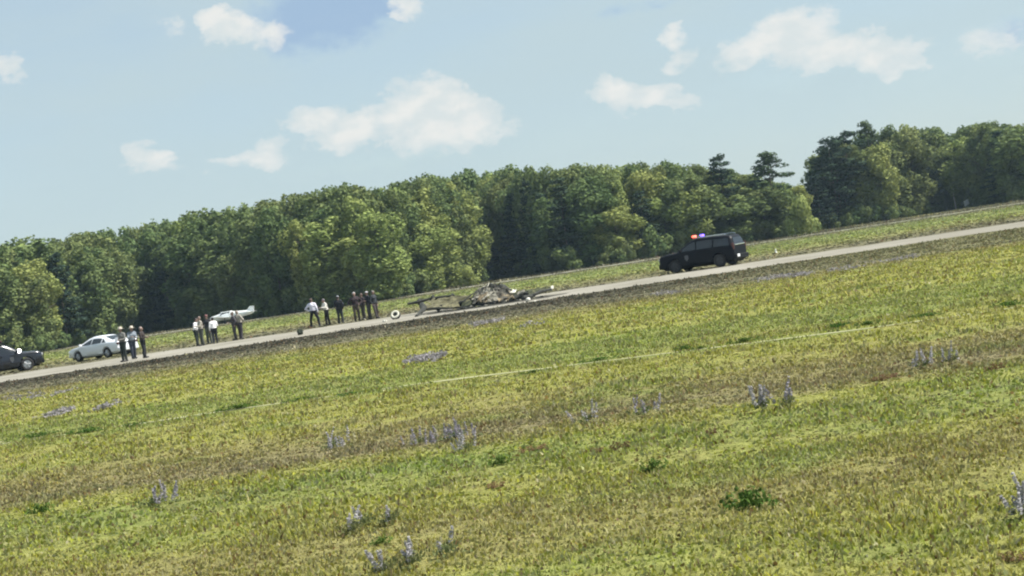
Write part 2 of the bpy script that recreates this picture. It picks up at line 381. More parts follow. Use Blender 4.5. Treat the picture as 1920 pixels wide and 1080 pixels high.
def leaf_cloud(name, blobs, per_m2, size, drop=0.0):
    P, Nn, Hh, Rr, S = [], [], [], [], []
    for (c, r, hz) in blobs:
        r = np.array(r); area = 4*np.pi*((r[0]*r[1]*r[2])**(2/3)); k = max(6, int(area*per_m2))
        d = rng.normal(size=(k, 3)); d /= np.linalg.norm(d, axis=1)[:, None]
        p = np.array(c)+d*r*(.72+.42*rng.random((k, 1))); p[:, 2] -= drop*rng.random(k)
        P.append(p); nn = d/r+rng.normal(0, .42, (k, 3)); Nn.append(nn/np.linalg.norm(nn, axis=1)[:, None])
        Hh.append(np.full(k, hz)); Rr.append(rng.random(k)); S.append(size*(.6+.8*rng.random(k)))
    P = np.concatenate(P); Nn = np.concatenate(Nn); Hh = np.concatenate(Hh); Rr = np.concatenate(Rr); S = np.concatenate(S)
    a = np.cross(Nn, rng.normal(size=Nn.shape)); a /= np.linalg.norm(a, axis=1)[:, None]; b = np.cross(Nn, a)
    V = np.stack([P-a*S[:, None]*.5, P+b*S[:, None]*.38, P+a*S[:, None]*.5, P-b*S[:, None]*.38], 1)
    V[:, :, 2] = np.maximum(V[:, :, 2], .03)
    return quadmesh(name, V.reshape(-1, 3), 4, {'hue': np.repeat(Hh, 4), 'rnd': np.repeat(Rr, 4)})
def trunk_mesh(name, h, r, limbs=7, top=.85):
    bm = bmesh.new(); pts = [(0.25*mnoise.noise(Vector((i*.7, h, 0))), .25*mnoise.noise(Vector((i*.7, 3, h))), h*top*i/6) for i in range(7)]
    tube(bm, pts, [r*(1-.8*i/6) for i in range(7)], 7)
    for k in range(limbs):
        z = h*(.22+.55*random.random()); a = random.random()*6.28; L = h*(.10+.10*random.random())
        p = Vector((0, 0, z)); q = p+Vector((math.cos(a)*L, math.sin(a)*L, L*.8)); tube(bm, [p, (p+q)/2+Vector((0, 0, .2)), q], [r*.35, r*.25, r*.08], 5)
    me = bpy.data.meshes.new(name); bm.to_mesh(me); bm.free(); me.materials.append(BARK); return me
H0 = 15.0
def broad_variant(i, wide=2.6, low=.08, nb=46):
    blobs = []
    for k in range(nb):
        t = low+(1-low)*(k+.5)/nb; prof = (math.sin(math.pi*min(1, (t-low)/(1-low)*.80+.10))**.5)*1.05
        if t < .35: prof *= .85
        a = random.random()*6.28; rr = wide*prof*(.35+.5*random.random()); br = (.7+.75*random.random())*(1 if t < .85 else .72)
        z = min(t*H0, H0-br*.9)
        blobs.append(((math.cos(a)*rr, math.sin(a)*rr, z), (br, br, br*(1.0+.7*random.random())), random.random()))
    me = leaf_cloud('broad_crown_mesh', blobs, 10.5, .42, .25); me.materials.append(LEAF); return me
def pine_variant(i, gaps=True, rad=2.4, mt=None):
    blobs = []; nt = 13
    for k in range(nt):
        t = .16+.80*k/(nt-1); R_ = rad*(1-t)**.62*(.75+.5*random.random())+.25
        for j in range(6):
            a = j*1.05+random.random()*.8; rr = R_*(.45+.5*random.random())
            blobs.append(((math.cos(a)*rr, math.sin(a)*rr, t*H0-.25*rr+random.uniform(-.3, .3)), (R_*.38+.22, R_*.38+.22, .34), random.random()))
    me = leaf_cloud('pine_crown_mesh', blobs, 15, .34, .25); me.materials.append(mt or NEED); return me
def spread_pine_variant(mt):
    """tall pine with an open ragged crown and long bare lower stem"""
    blobs = []
    for k in range(44):
        t = .40+.60*k/43; R_ = 3.0*math.sin(math.pi*(.25+.70*min(1, (t-.40)/.60)))**.8; a = random.random()*6.28; rr = R_*(.3+.75*random.random())
        blobs.append(((math.cos(a)*rr, math.sin(a)*rr, t*H0-.4), (.55+.4*random.random(), .6+.3*random.random(), .38), random.random()))
    me = leaf_cloud('open_pine_crown_mesh', blobs, 17, .34, .2); me.materials.append(mt); return me
BROAD = [broad_variant(i, 2.3+.5*(i % 3)) for i in range(8)]
PINES = [pine_variant(i) for i in range(4)]
OPENP = spread_pine_variant(PINE); OPEND = spread_pine_variant(NEED); OPEND2 = spread_pine_variant(NEED)
TRUNK = [trunk_mesh('trunk_mesh', H0, .17+.03*i) for i in range(3)]
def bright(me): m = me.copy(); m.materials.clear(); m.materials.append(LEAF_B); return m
BRIGHT = [bright(b) for b in BROAD[:4]]
sb = []
for i in range(3):
    bl = [((random.gauss(0, .55), random.gauss(0, .5), .5+random.random()*1.7), (.5+.3*random.random(), .5+.3*random.random(), .5+.35*random.random()), random.random()) for _ in range(14)]
    me = leaf_cloud('shrub_mesh', bl, 18, .30, .1); me.materials.append(LEAF); sb.append(me)
SHRUB = sb; SHRUB_B = [bright(m) for m in sb]

base_px = [(-420,737),(-100,688),(74,661),(278,625),(490,596),(720,563),(940,523.5),(1056,510),(1240,481),(1480,444),(1530,434),(1680,411),(1791,392.5),(1920,376.5),(2300,315)]
base_w = [at(*p) for p in base_px]
def edge_y(x):
    """distance of the forest edge"""
    for p, q in zip(base_w, base_w[1:]):
        if x <= q.x: return p.y+(q.y-p.y)*(x-p.x)/(q.x-p.x)
    return base_w[-1].y
sil = [(-500,500),(-100,462),(0,458),(30,452),(48,470),(60,450),(120,447),(200,432),(300,414),(410,392),(480,378),(560,365),(650,350),(740,343),(830,331),(960,318),(1040,316),(1100,311),(1170,309),(1260,306),(1300,312),
       (1330,322),(1400,325),(1470,345),(1495,362),(1515,350),(1530,290),(1560,268),(1600,262),(1640,244),(1700,240),(1745,240),(1768,262),(1790,246),(1840,231),(1920,238),(2100,235),(2400,230)]
def sil_y(x):
    for p, q in zip(sil, sil[1:]):
        if x <= q[0]: return p[1]+(q[1]-p[1])*(x-p[0])/(q[0]-p[0])
    return sil[-1][1]
def top_h(X, Y, topx=None):
    lo, hi = 2.0, 30.0
    for _ in range(22):
        h = (lo+hi)/2; px, py = proj((X, Y, h))
        if py > sil_y(px): lo = h
        else: hi = h
    return h
def add_tree(name, X, Y, h, wsc, crown, trunk, label, cat, group):
    t = empty(name, (X, Y, 0), random.random()*6.28, label, cat, group)
    c = link_mesh('crown', crown, None, t); k = link_mesh('trunk', trunk, None, t)
    s = h/H0; c.scale = (wsc, wsc, s); k.scale = (1, 1, s); return t
G_ = 'trees of the wood behind the airfield'
L_FRONT = 'tall leafy green tree on the front edge of the long wood behind the runway'
L_BACK = 'tall leafy tree inside the wood, only its upper crown showing over the front row'
L_RF = 'leafy tree in the taller stand at the right end of the wood'
L_DARK = 'dark narrow conifer in the deep shaded edge of the wood behind the wreck'
ZN = [(85,'dark car at the left edge'),(240,'white car'),(345,'trio by the white car'),(470,'middle group of people'),(575,'charred lump'),(720,'group of seven people'),(880,'left half of the wreck'),(1045,'right half of the wreck'),
      (1235,'empty runway right of the wreck'),(1400,'flashing police vehicle'),(1512,'gap in the treeline')]
def zone(q):
    for a, b in ZN:
        if q < a: return b
def wood_path(px, back):
    """a point of the wood: on its edge as the photo shows it, then further back"""
    for p, q in zip(base_px, base_px[1:]):
        if px <= q[0]: break
    y = p[1]+(q[1]-p[1])*(px-p[0])/(q[0]-p[0]); v = at(px, y); dn = Vector((v.x, v.y, 0)).normalized()
    return Vector((v.x, v.y, 0))+dn*back
row_specs = [(0.0, 3.6), (4.5, 3.8), (9.0, 3.8), (14, 4.0), (20, 4.2), (27, 4.4)]
for ri, (off, step) in enumerate(row_specs):
    px = -330.0+ri*9
    while px < 2300:
        rec = 7.0 if 900 < px < 1115 else (3.0 if 720 < px < 760 else 0)
        P = wood_path(px+random.uniform(-9, 9), 2.8+off+rec+random.uniform(-1.3, 1.3)); X, Y = P.x, P.y
        hmax = top_h(X, Y); p0 = px
        if ri == 0: h = hmax*random.uniform(.55, .85)
        elif ri == 1: h = hmax*random.uniform(.74, .92)
        else: h = hmax*random.uniform(.93, 1.02)
        if ri == 0 and (px < 640 or 880 < px < 1120 or px > 1700) and random.random() < .5: h = hmax*random.uniform(.78, .93)
        if px > 1510 and ri < 2: h = hmax*random.uniform(.80, .99)
        px += step*random.uniform(.8, 1.2)*F_PX/Y
        q = p0
        dark = (905 < q < 1115 and ri <= 1 and random.random() < .75) or (1515 < q < 1590 and ri < 4) or (q > 1590 and random.random() < .30) or (ri == 0 and random.random() < .07)  # conifers in the recess: its shade is put into dark needle colour
        br = (ri == 0 and (1130 < q < 1320) and random.random() < .75) or (ri == 0 and 1600 < q < 1700 and random.random() < .5) or (ri <= 1 and (660 < q < 745 or 780 < q < 880) and random.random() < .7) or random.random() < (.03 if q < 560 or q > 1500 else .10)  # sunlit stretches of the edge mostly get leaves with sunlight in their colour
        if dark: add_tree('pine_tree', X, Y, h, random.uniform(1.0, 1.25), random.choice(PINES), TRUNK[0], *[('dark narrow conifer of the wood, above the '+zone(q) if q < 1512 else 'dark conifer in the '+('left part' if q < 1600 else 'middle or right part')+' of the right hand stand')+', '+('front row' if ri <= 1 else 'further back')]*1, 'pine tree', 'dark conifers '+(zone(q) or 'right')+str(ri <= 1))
        else:
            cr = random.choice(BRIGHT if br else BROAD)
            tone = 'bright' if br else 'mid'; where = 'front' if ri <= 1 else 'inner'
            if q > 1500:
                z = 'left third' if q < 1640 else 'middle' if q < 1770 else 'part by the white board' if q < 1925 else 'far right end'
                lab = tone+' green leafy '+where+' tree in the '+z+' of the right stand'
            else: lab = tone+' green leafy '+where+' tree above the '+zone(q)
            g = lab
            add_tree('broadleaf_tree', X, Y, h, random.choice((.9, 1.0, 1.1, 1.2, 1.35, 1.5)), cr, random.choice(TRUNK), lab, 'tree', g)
# low shrubs that close the foot of the wood
for off in (0, 2.6):
    px = -330.0
    while px < 2250:
        P = wood_path(px, random.uniform(.3, 1.6)+off+(6 if 905 < px < 1115 else 0)); q = px; px += random.uniform(1.5, 2.6)*F_PX/P.y
        z = zone(q) or ('tiny pale bush' if q < 1700 else 'white tilted board')
        s = empty('shrub', P, random.random()*6.28, ('foremost ' if off == 0 else 'second row ')+'low shrub at the wood foot, above the '+z, 'shrub', 'shrubs at the wood foot, '+str(off)+z)
        c = link_mesh('foliage', random.choice(SHRUB), None, s); k = random.uniform(.7, 1.3); c.scale = (k*1.1, k, k*random.uniform(.7, 1.3))
# trees one can point to
def special(name, tpx, tpy, depth_off, crown, trunk, wsc, label, cat='tree', jt=0):
    hh = 15.0
    for _ in range(6):
        P = wood_path(tpx+.1515*hh*F_PX/245, depth_off+2); v = at(tpx, tpy, P.y); hh = v.z
    X, Y, z = v.x, v.y, v.z
    add_tree(name, X, Y, z+.2, wsc, crown, trunk, label, cat, None)
special('pine_tree', 1344, 290, 4, PINES[0], TRUNK[1], 1.45, 'dark pointed conifer rising above the leafy trees, behind the dark police vehicle with lit lights', 'pine tree')
special('pine_tree', 1436, 285, 5, OPENP, TRUNK[2], 1.5, 'tall open green pine with spreading branches, left of the gap in the treeline', 'pine tree')
special('pine_tree', 1580, 246, 3, OPEND, TRUNK[1], 1.4, 'dark ragged pine, right of two at the left edge of the right hand stand', 'pine tree')
special('pine_tree', 1550, 258, 1.5, OPEND2, TRUNK[1], 1.3, 'dark ragged pine standing outermost at the left edge of the right hand stand', 'pine tree')
special('pine_tree', 1621, 226, 6, OPENP, TRUNK[1], 1.0, 'slim pine whose tip stands highest over the left part of the right hand stand', 'pine tree')
special('broadleaf_tree', 1493, 352, 0, BRIGHT[1], TRUNK[0], .8, 'short pale green leafy tree at the gap in the treeline', 'tree')
special('broadleaf_tree', 700, 405, -1.5, BRIGHT[0], TRUNK[2], 1.25, 'bright yellow green tree bulging out of the wood above the standing group of seven people', 'tree')
special('broadleaf_tree', 860, 385, -1.0, BRIGHT[2], TRUNK[2], 1.2, 'broad light green tree right behind the left end of the wreck', 'tree')
special('broadleaf_tree', 1290, 360, -1.0, BRIGHT[3], TRUNK[2], 1.0, 'light green tree at the wood edge straight behind the flashing red and blue lights', 'tree')
def special_shrub(px, py, sc, bright_, label):
    p = at(px, py); s = empty('shrub', (p.x, p.y, 0), 1.0, label, 'shrub')
    c = link_mesh('foliage', random.choice(SHRUB_B if bright_ else SHRUB), None, s); c.scale = sc
special_shrub(1508, 441, (1.4,1.4,2.0), True, 'pale rounded bush at the foot of the gap in the treeline')
special_shrub(1582, 424, (.35,.35,.35), True, 'tiny pale bush alone in front of the dark conifers')
special_shrub(1180, 490, (1.8,1.2,1.9), True, 'bright bush at the wood edge left of the dark police vehicle with lit lights')
special_shrub(1230, 482, (1.6,1.2,2.2), True, 'tall bright bush touching the front of the dark police vehicle in view')
special_shrub(880, 537, (.9,.9,1.0), True, 'light green bush at the wood edge above the middle of the wreck')
special_shrub(1370, 455, (1.5,1.2,2.4), True, 'rounded light bush behind the rear of the dark police vehicle')

# bare pale pole and tilted white board by the right hand stand
p = at(1793, 393); bm = bmesh.new()
tube(bm, [(0,0,0), (-.12,0,2.6), (.10,0,4.6), (.02,0,5.6)], [.10,.09,.07,.04], 8)
t = from_bm('bare_trunk', bm, PALEBARK); t.location = (p.x, p.y, 0)
tag(t, 'thin pale leafless trunk standing before the dark trees at the right', 'tree')
p = at(1806, 391.5); s = empty('airfield_sign', (p.x, p.y-2.5, 0), R(40), 'small white tilted board at the foot of the right hand trees', 'sign')
bm = bmesh.new(); box(bm, (0,0,.95), (1.25,.10,.85), Matrix.Rotation(R(-14), 3, 'Y'), .02); from_bm('board', bm, mat('white_board', (.75,.76,.76), .6, var=.06), s)
for q in (-.38, .38):
    bm = bmesh.new(); cyl(bm, (q,.09,0), (q+.1,.09,1.1), .035); from_bm('post', bm, mat('grey_post', (.3,.3,.29), .7), s)
def marker(px, py, label, k=1.0):
    p = at(px, py); s = empty('edge_marker', (p.x, p.y, 0), .4, label, 'marker')
    bm = bmesh.new(); cyl(bm, (0,0,0), (0,0,.10*k), .16*k, .13*k, 14); cyl(bm, (0,0,.10*k), (0,0,.36*k), .10*k, .07*k, 14); from_bm('marker_body', bm, mat('white_marker', (.78,.78,.75), .5), s)
    bm = bmesh.new(); bmesh.ops.create_uvsphere(bm, u_segments=14, v_segments=8, radius=.09*k, matrix=Matrix.Translation((0,0,.40*k))); from_bm('cap', bm, mat('white_marker', (.78,.78,.75)), s, True)
marker(1455, 474, 'small white marker in the grass beyond the runway, right of the dark police vehicle', .6)

# ---------------------------------------------------------------- vehicles
GLASS = mat('tinted_glass', (.012,.016,.022), .08, spec=.75)
TYRE = mat('tyre_rubber', (.02,.02,.022), .85); RIM = mat('alloy', (.45,.46,.48), .3, metal=.8); BLK = mat('black_plastic', (.008,.009,.011), .6, spec=.2)
CHROME = mat('bright_metal', (.75,.77,.8), .18, metal=1.0)
TAIL = mat('tail_lamp', (.07,.018,.018), .25, coat=.2); LENS = mat('headlamp_lens', (.7,.72,.75), .12, coat=.5)
class Car:
    """lofted vehicle; local +x is the front, z up. st rows: x, z_bottom, half_width, z_belt, z_top, half_width_top"""
    def __init__(s, st, paint, root, wheels, wr, wm=None):
        s.st, s.root = st, root
        bm = bmesh.new(); rings = []
        for (x, zb, hw, zt, zr, wt) in st:
            half = [(0, zb), (hw*.80, zb), (hw*.97, zb+.12), (hw, zb+.35), (hw*.995, zt-.10), (hw*.955, zt), (wt+(hw*.955-wt)*.12, zt+(zr-.07-zt)*.90), (wt*.90, zr-.012), (wt*.55, zr+.006), (0, zr+.012)]
            if zr-zt < .10: half[6] = (hw*.93, zt+.004); half[7] = (hw*.85, zr-.01)
            ring = half+[(-a, b) for a, b in half[-2:0:-1]]
            rings.append([bm.verts.new((x, a, b)) for a, b in ring])
        k = len(rings[0])
        for a, b in zip(rings, rings[1:]):
            for i in range(k): bm.faces.new((a[i], a[(i+1)%k], b[(i+1)%k], b[i]))
        bm.faces.new(rings[0][::-1]); bm.faces.new(rings[-1])
        bmesh.ops.recalc_face_normals(bm, faces=bm.faces)
        me = bpy.data.meshes.new('body'); bm.to_mesh(me); bm.free()
        tmp = bpy.data.objects.new('tmp', me); C.objects.link(tmp)
        cuts = []
        for wx in wheels:
            b2 = bmesh.new(); cyl(b2, (wx, -2, wr+.01), (wx, 2, wr+.01), wr+.075, seg=28); bmesh.ops.recalc_face_normals(b2, faces=b2.faces)
            m2 = bpy.data.meshes.new('cut'); b2.to_mesh(m2); b2.free(); co = bpy.data.objects.new('cut', m2); C.objects.link(co); cuts.append(co)
            md = tmp.modifiers.new('b', 'BOOLEAN'); md.operation = 'DIFFERENCE'; md.object = co; md.solver = 'EXACT'
        bpy.context.view_layer.update(); me2 = evaluated(tmp); me2.name = 'body'
        for o in cuts+[tmp]: bpy.data.objects.remove(o)
        me2.materials.clear(); s.body = link_mesh('body', me2, paint, root)
        for p_ in me2.polygons: p_.use_smooth = len(p_.vertices) == 4 and abs(p_.normal.x) < .9
        x0, x1 = st[0][0], st[-1][0]; hw = max(r[2] for r in st)
        bm = bmesh.new(); box(bm, ((x0+x1)/2, 0, st[len(st)//2][1]+.12), ((x1-x0)*.93, hw*1.36, .34)); from_bm('underbody', bm, BLK, root)
        for wx in wheels:
            for sg in (-1, 1):
                wobj = bpy.data.objects.new('wheel', None); C.objects.link(wobj); wobj.parent = root; wobj.location = (wx, sg*(hw-.13), wr)
                bm = bmesh.new(); pr = [(.62,-.10),(.78,-.115),(.93,-.11),(1,-.07),(1,.07),(.93,.11),(.78,.115),(.62,.10)]; seg = 26; rg = [[bm.verts.new((wr*a*math.cos(t), b, wr*a*math.sin(t))) for a, b in pr] for t in [2*math.pi*i/seg for i in range(seg)]]
                for i in range(seg):
                    for j in range(8): bm.faces.new((rg[i][j], rg[i][(j+1)%8], rg[(i+1)%seg][(j+1)%8], rg[(i+1)%seg][j]))
                from_bm('tyre', bm, TYRE, wobj, True)
                bm = bmesh.new(); cyl(bm, (0,-.09*sg,0), (0,.075*sg,0), wr*.62, seg=22); cyl(bm, (0,.07*sg,0), (0,.11*sg,0), wr*.18, wr*.12, seg=12)
                for q in range(5):
                    a = q*2*math.pi/5; cyl(bm, (0,.085*sg,0), (math.cos(a)*wr*.58,.085*sg,math.sin(a)*wr*.58), .035, .045, 6)
                from_bm('rim', bm, wm or RIM, wobj)
    def row(s, x):
        st = s.st
        for a, b in zip(st, st[1:]):
            if a[0] <= x <= b[0]:
                t = (x-a[0])/(b[0]-a[0]); return [a[i]+(b[i]-a[i])*t for i in range(6)]
        return list(st[-1] if x > st[-1][0] else st[0])
    def side(s, x, t, sg, off=.012):
        _, zb, hw, zt, zr, wt = s.row(x); y0, y1 = hw*.955, wt+(hw*.955-wt)*.12
        return Vector((x, sg*(y0+(y1-y0)*t+off), zt+(zr-.07-zt)*.90*t))
    def panel(s, name, pts, m, thick=.012, n=None):
        bm = bmesh.new(); f = bm.faces.new([bm.verts.new(p) for p in pts]); f.normal_update(); nn = n or f.normal
        r = bmesh.ops.extrude_face_region(bm, geom=[f]); bmesh.ops.translate(bm, vec=Vector(nn)*thick, verts=[v for v in r['geom'] if isinstance(v, bmesh.types.BMVert)])
        return from_bm(name, bm, m, s.root)
    def side_window(s, xs_bot, xs_top, m=None, t0=.06, t1=.93):
        for sg in (-1, 1):
            n = 4; lo = [s.side(xs_bot[0]+(xs_bot[1]-xs_bot[0])*i/n, t0, sg) for i in range(n+1)]; hi = [s.side(xs_top[0]+(xs_top[1]-xs_top[0])*i/n, t1, sg) for i in range(n+1)]
            bm = bmesh.new(); L = [bm.verts.new(p) for p in lo]; U = [bm.verts.new(p) for p in hi]
            for i in range(n): bm.faces.new((L[i], L[i+1], U[i+1], U[i]))
            from_bm('side_window', bm, m or GLASS, s.root)
    def slope_glass(s, name, x0, x1, f=.86, m=None):
        """windscreen or rear window lying on the sloping centre surface from x0 (low) to x1 (high)"""
        bm = bmesh.new(); rows = []
        for i in range(5):
            x = x0+(x1-x0)*i/4; _, zb, hw, zt, zr, wt = s.row(x); wd = wt*f
            rows.append([bm.verts.new((x+(.012 if x0 > x1 else -.012), y*wd, zr+.024-.012*abs(y))) for y in (-1, -.5, 0, .5, 1)])
        for a, b in zip(rows, rows[1:]):
            for j in range(4): bm.faces.new((a[j], a[j+1], b[j+1], b[j]))
        from_bm(name, bm, m or GLASS, s.root)
    def bx(s, name, c, sz, m, bev=.02, rot=None, parent=None):
        bm = bmesh.new(); box(bm, c, sz, rot, bev); return from_bm(name, bm, m, parent or s.root)
def handles(car, xs, z, hw, m):
    for x in xs:
        for sg in (-1, 1): car.bx('door_handle', (x, sg*(hw+.012), z), (.17, .03, .035), m, .008)
def mirrors(car, x, z, y, m):
    for sg in (-1, 1): car.bx('wing_mirror', (x, sg*(y+.10), z), (.13, .20, .15), m, .03)
DARKP = mat('dark_navy_paint', (.003,.004,.008), .45, spec=.16); WHITEP = mat('white_paint', (.70,.73,.78), .3, coat=.3)
SUV = [(-2.50,.50,.88,1.08,1.12,.80),(-2.46,.32,.94,1.14,1.36,.76),(-2.36,.27,.98,1.18,1.68,.73),(-2.20,.25,1.00,1.20,1.82,.74),(-1.2,.24,1.01,1.21,1.88,.76),(0,.24,1.01,1.21,1.89,.76),(.25,.24,1.01,1.21,1.85,.74),
       (.52,.24,1.01,1.21,1.74,.72),(1.22,.24,1.00,1.19,1.27,.80),(1.32,.24,1.00,1.18,1.22,.86),(2.10,.26,.99,1.14,1.17,.88),(2.40,.28,.97,1.09,1.11,.84),(2.52,.34,.93,.98,1.00,.78)]
def police_suv(name, loc, rz, label, flash, paint=None, rim=None):
    root = empty(name, loc, rz, label, 'police car'); c = Car(SUV, paint or DARKP, root, (-1.50, 1.52), .40, rim)
    c.side_window((.0, 1.06), (.0, .46)); c.side_window((-1.12, -.08), (-1.12, -.08)); c.side_window((-2.25, -1.22), (-2.15, -1.22))
    c.slope_glass('windscreen', 1.20, .52)
    g = c.panel('rear_window', [(-2.375,-.62,1.66),(-2.475,-.70,1.30),(-2.475,.70,1.30),(-2.375,.62,1.66)], GLASS, .01, (-1,0,.2))
    c.bx('rear_trim', (-2.51, 0, 1.22), (.07, 1.45, .09), CHROME, .02)
    for sg in (-1, 1):
        c.bx('tail_lamp', (-2.44, sg*.87, 1.14), (.16, .12, .40), TAIL, .03); c.bx('headlight', (2.46, sg*.76, .90), (.22, .30, .15), LENS, .03)
        bm = bmesh.new(); tube(bm, [(-2.05, sg*.70, 1.865), (-1.9, sg*.70, 1.93), (-.1, sg*.70, 1.95), (.15, sg*.70, 1.89)], .024, 6); from_bm('roof_rail', bm, CHROME, root)
    c.bx('rear_bumper', (-2.52, 0, .50), (.20, 1.84, .30), BLK, .05); c.bx('front_bumper', (2.52, 0, .48), (.22, 1.80, .32), BLK, .05)
    c.bx('grille', (2.53, 0, .80), (.10, 1.0, .22), BLK, .02)
    for z in (.45, .95):
        bm = bmesh.new(); tube(bm, [(2.55,-.42,z),(2.72,-.40,z),(2.72,.40,z),(2.55,.42,z)], .035, 6); pb = from_bm('push_bar', bm, BLK, root)
    for q in (-.36, .36): c.bx('push_bar', (2.70, q, .70), (.06, .07, .56), BLK, .01)
    c.bx('number_plate', (-2.64, .62, .56), (.02, .32, .16), mat('plate_white', (.8,.82,.85), .4), .004)
    handles(c, (-.02, -1.08), 1.06, 1.0, DARKP); mirrors(c, .98, 1.30, .94, BLK)
    # pale shield on each front door
    for sg in (-1, 1):
        bm = bmesh.new(); pts = [(-.13,.16),(0,.20),(.13,.16),(.12,-.02),(0,-.18),(-.12,-.02)]; f = bm.faces.new([bm.verts.new((.62+a, sg*1.012, .80+b)) for a, b in pts])
        r = bmesh.ops.extrude_face_region(bm, geom=[f]); bmesh.ops.translate(bm, vec=(0, sg*.006, 0), verts=[v for v in r['geom'] if isinstance(v, bmesh.types.BMVert)])
        from_bm('door_crest', bm, mat('crest_grey', (.07,.075,.085), .4), root)
    # roof light bar
    lb = bpy.data.objects.new('light_bar', None); C.objects.link(lb); lb.parent = root; lb.location = (.12, 0, 1.945)
    bm = bmesh.new(); box(bm, (0,0,0), (.30, 1.64, .06), None, .02); from_bm('bar_base', bm, BLK, lb)
    red = mat('red_lamp_lit', (.9,.2,.15), .3, emit=(1.0,.10,.06), es=2.6) if flash else mat('red_lamp', (.06,.015,.015), .2, coat=.4)
    blu = mat('blue_lamp_lit', (.2,.15,.9), .3, emit=(.14,.07,1.0), es=2.8) if flash else mat('blue_lamp', (.02,.025,.08), .2, coat=.4)
    for sg, m_ in ((flash or -1, red), (-(flash or -1), blu)):
        bm = bmesh.new(); box(bm, (0, sg*.56, .10), (.22, .30, .13), None, .055); from_bm('lamp_pod', bm, m_, lb)
    bm = bmesh.new(); box(bm, (0, 0, .07), (.22, .34, .10), None, .03); from_bm('centre_pod', bm, mat('grey_lens', (.12,.13,.15), .2), lb)
    return root, c
DRIM = mat('dark_rim', (.03,.03,.035), .5)
p = at(1326, 504.5); root, c = police_suv('police_suv', (p.x, p.y+1.2, .006), R(180-32), 'dark police vehicle on the runway with its red and blue roof lights flashing', 1, None, DRIM)
SED = [(-2.46,.55,.72,.90,.92,.62),(-2.42,.36,.84,.96,.99,.66),(-2.20,.26,.90,.99,1.05,.66),(-1.75,.24,.925,1.00,1.10,.64),(-1.05,.22,.93,.99,1.38,.60),(-.55,.22,.93,.98,1.455,.60),(.0,.22,.93,.97,1.465,.60),(.45,.22,.93,.96,1.38,.59),
       (1.25,.22,.92,.95,1.00,.70),(1.35,.22,.92,.93,.96,.74),(1.95,.24,.90,.86,.88,.72),(2.30,.28,.84,.76,.78,.66),(2.44,.40,.74,.66,.68,.56)]
def sedan(name, loc, rz, label):
    root = empty(name, loc, rz, label, 'car'); c = Car(SED, WHITEP, root, (-1.42, 1.42), .335)
    c.side_window((.04, 1.08), (.04, .42)); c.side_window((-.92, -.04), (-.92, -.04)); c.side_window((-1.42, -1.0), (-1.02, -1.0))
    c.slope_glass('windscreen', 1.22, .47); c.slope_glass('rear_window', -1.72, -1.07)
    for sg in (-1, 1):
        c.bx('tail_lamp', (-2.38, sg*.70, .84), (.20, .30, .14), TAIL, .03); c.bx('headlight', (2.26, sg*.62, .68), (.30, .28, .13), LENS, .03)
    c.bx('rear_bumper', (-2.46, 0, .46), (.18, 1.60, .24), WHITEP, .05); c.bx('front_bumper', (2.42, 0, .42), (.18, 1.50, .24), WHITEP, .05)
    c.bx('grille', (2.47, 0, .56), (.08, .8, .12), BLK, .02); c.bx('number_plate', (-2.56, 0, .56), (.02, .32, .15), mat('plate_white', (.8,.82,.85)), .004)
    handles(c, (.06, -.88), .86, .92, WHITEP); mirrors(c, .98, 1.02, .86, WHITEP)
    for x in (.02, -.98): c.bx('door_seam', (x, -.9315, .62), (.012, .006, .60), BLK, 0)
    return root, c
p = at(183, 674); sedan('white_sedan', (p.x+.25, p.y+.7, .006), R(180-36), 'white four door car parked on the runway left of three standing people')
p = at(20, 700); root, c = police_suv('police_suv', (p.x-.95, p.y+1.1, .006), R(28), 'dark police vehicle cut by the left edge of the photo with a glinting spotlight', 0, mat('glossy_dark_paint', (.008,.010,.018), .22, spec=.5, coat=.6))
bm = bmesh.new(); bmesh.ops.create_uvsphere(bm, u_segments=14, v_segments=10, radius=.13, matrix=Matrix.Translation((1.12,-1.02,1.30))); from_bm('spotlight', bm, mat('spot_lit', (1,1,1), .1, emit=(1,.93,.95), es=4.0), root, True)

# ---------------------------------------------------------------- parked white light aircraft far beyond the runway
p = at(434, 606); pl = empty('light_aircraft', (p.x, p.y, 0), R(180-16), 'white parked light aircraft beyond the people, at the foot of the wood', 'aircraft')
pl.scale = (.84,)*3
WP = mat('white_aircraft_paint', (.80,.82,.82), .3, coat=.3)
bm = bmesh.new(); stn = [(3.5,.10,.10,1.05),(3.2,.34,.34,1.05),(2.3,.50,.46,1.08),(1.2,.56,.62,1.20),(.2,.56,.66,1.24),(-.8,.50,.56,1.22),(-2.2,.38,.44,1.24),(-3.5,.22,.34,1.30),(-3.95,.08,.2,1.36)]
rg = [[bm.verts.new((x, a*math.cos(t), z+b*math.sin(t))) for t in [2*math.pi*i/14 for i in range(14)]] for x, a, b, z in stn]
for a, b in zip(rg, rg[1:]):
    for i in range(14): bm.faces.new((a[i], a[(i+1)%14], b[(i+1)%14], b[i]))
bm.faces.new(rg[0][::-1]); bm.faces.new(rg[-1]); from_bm('fuselage', bm, WP, pl, True)
def foil(bm, root_c, tip_c, chord0, chord1, th=.13):
    pr = [(-.5,0),(-.3,.45),(.1,.5),(.5,0),(.1,-.35),(-.3,-.35)]
    R0 = []
    for c_, ch in ((Vector(root_c), chord0), (Vector(tip_c), chord1)): R0.append([bm.verts.new(c_+Vector((-a*ch, 0, b*th*ch/1.4))) for a, b in pr])
    for i in range(6): bm.faces.new((R0[0][i], R0[0][(i+1)%6], R0[1][(i+1)%6], R0[1][i]))
    bm.faces.new(R0[0][::-1]); bm.faces.new(R0[1])
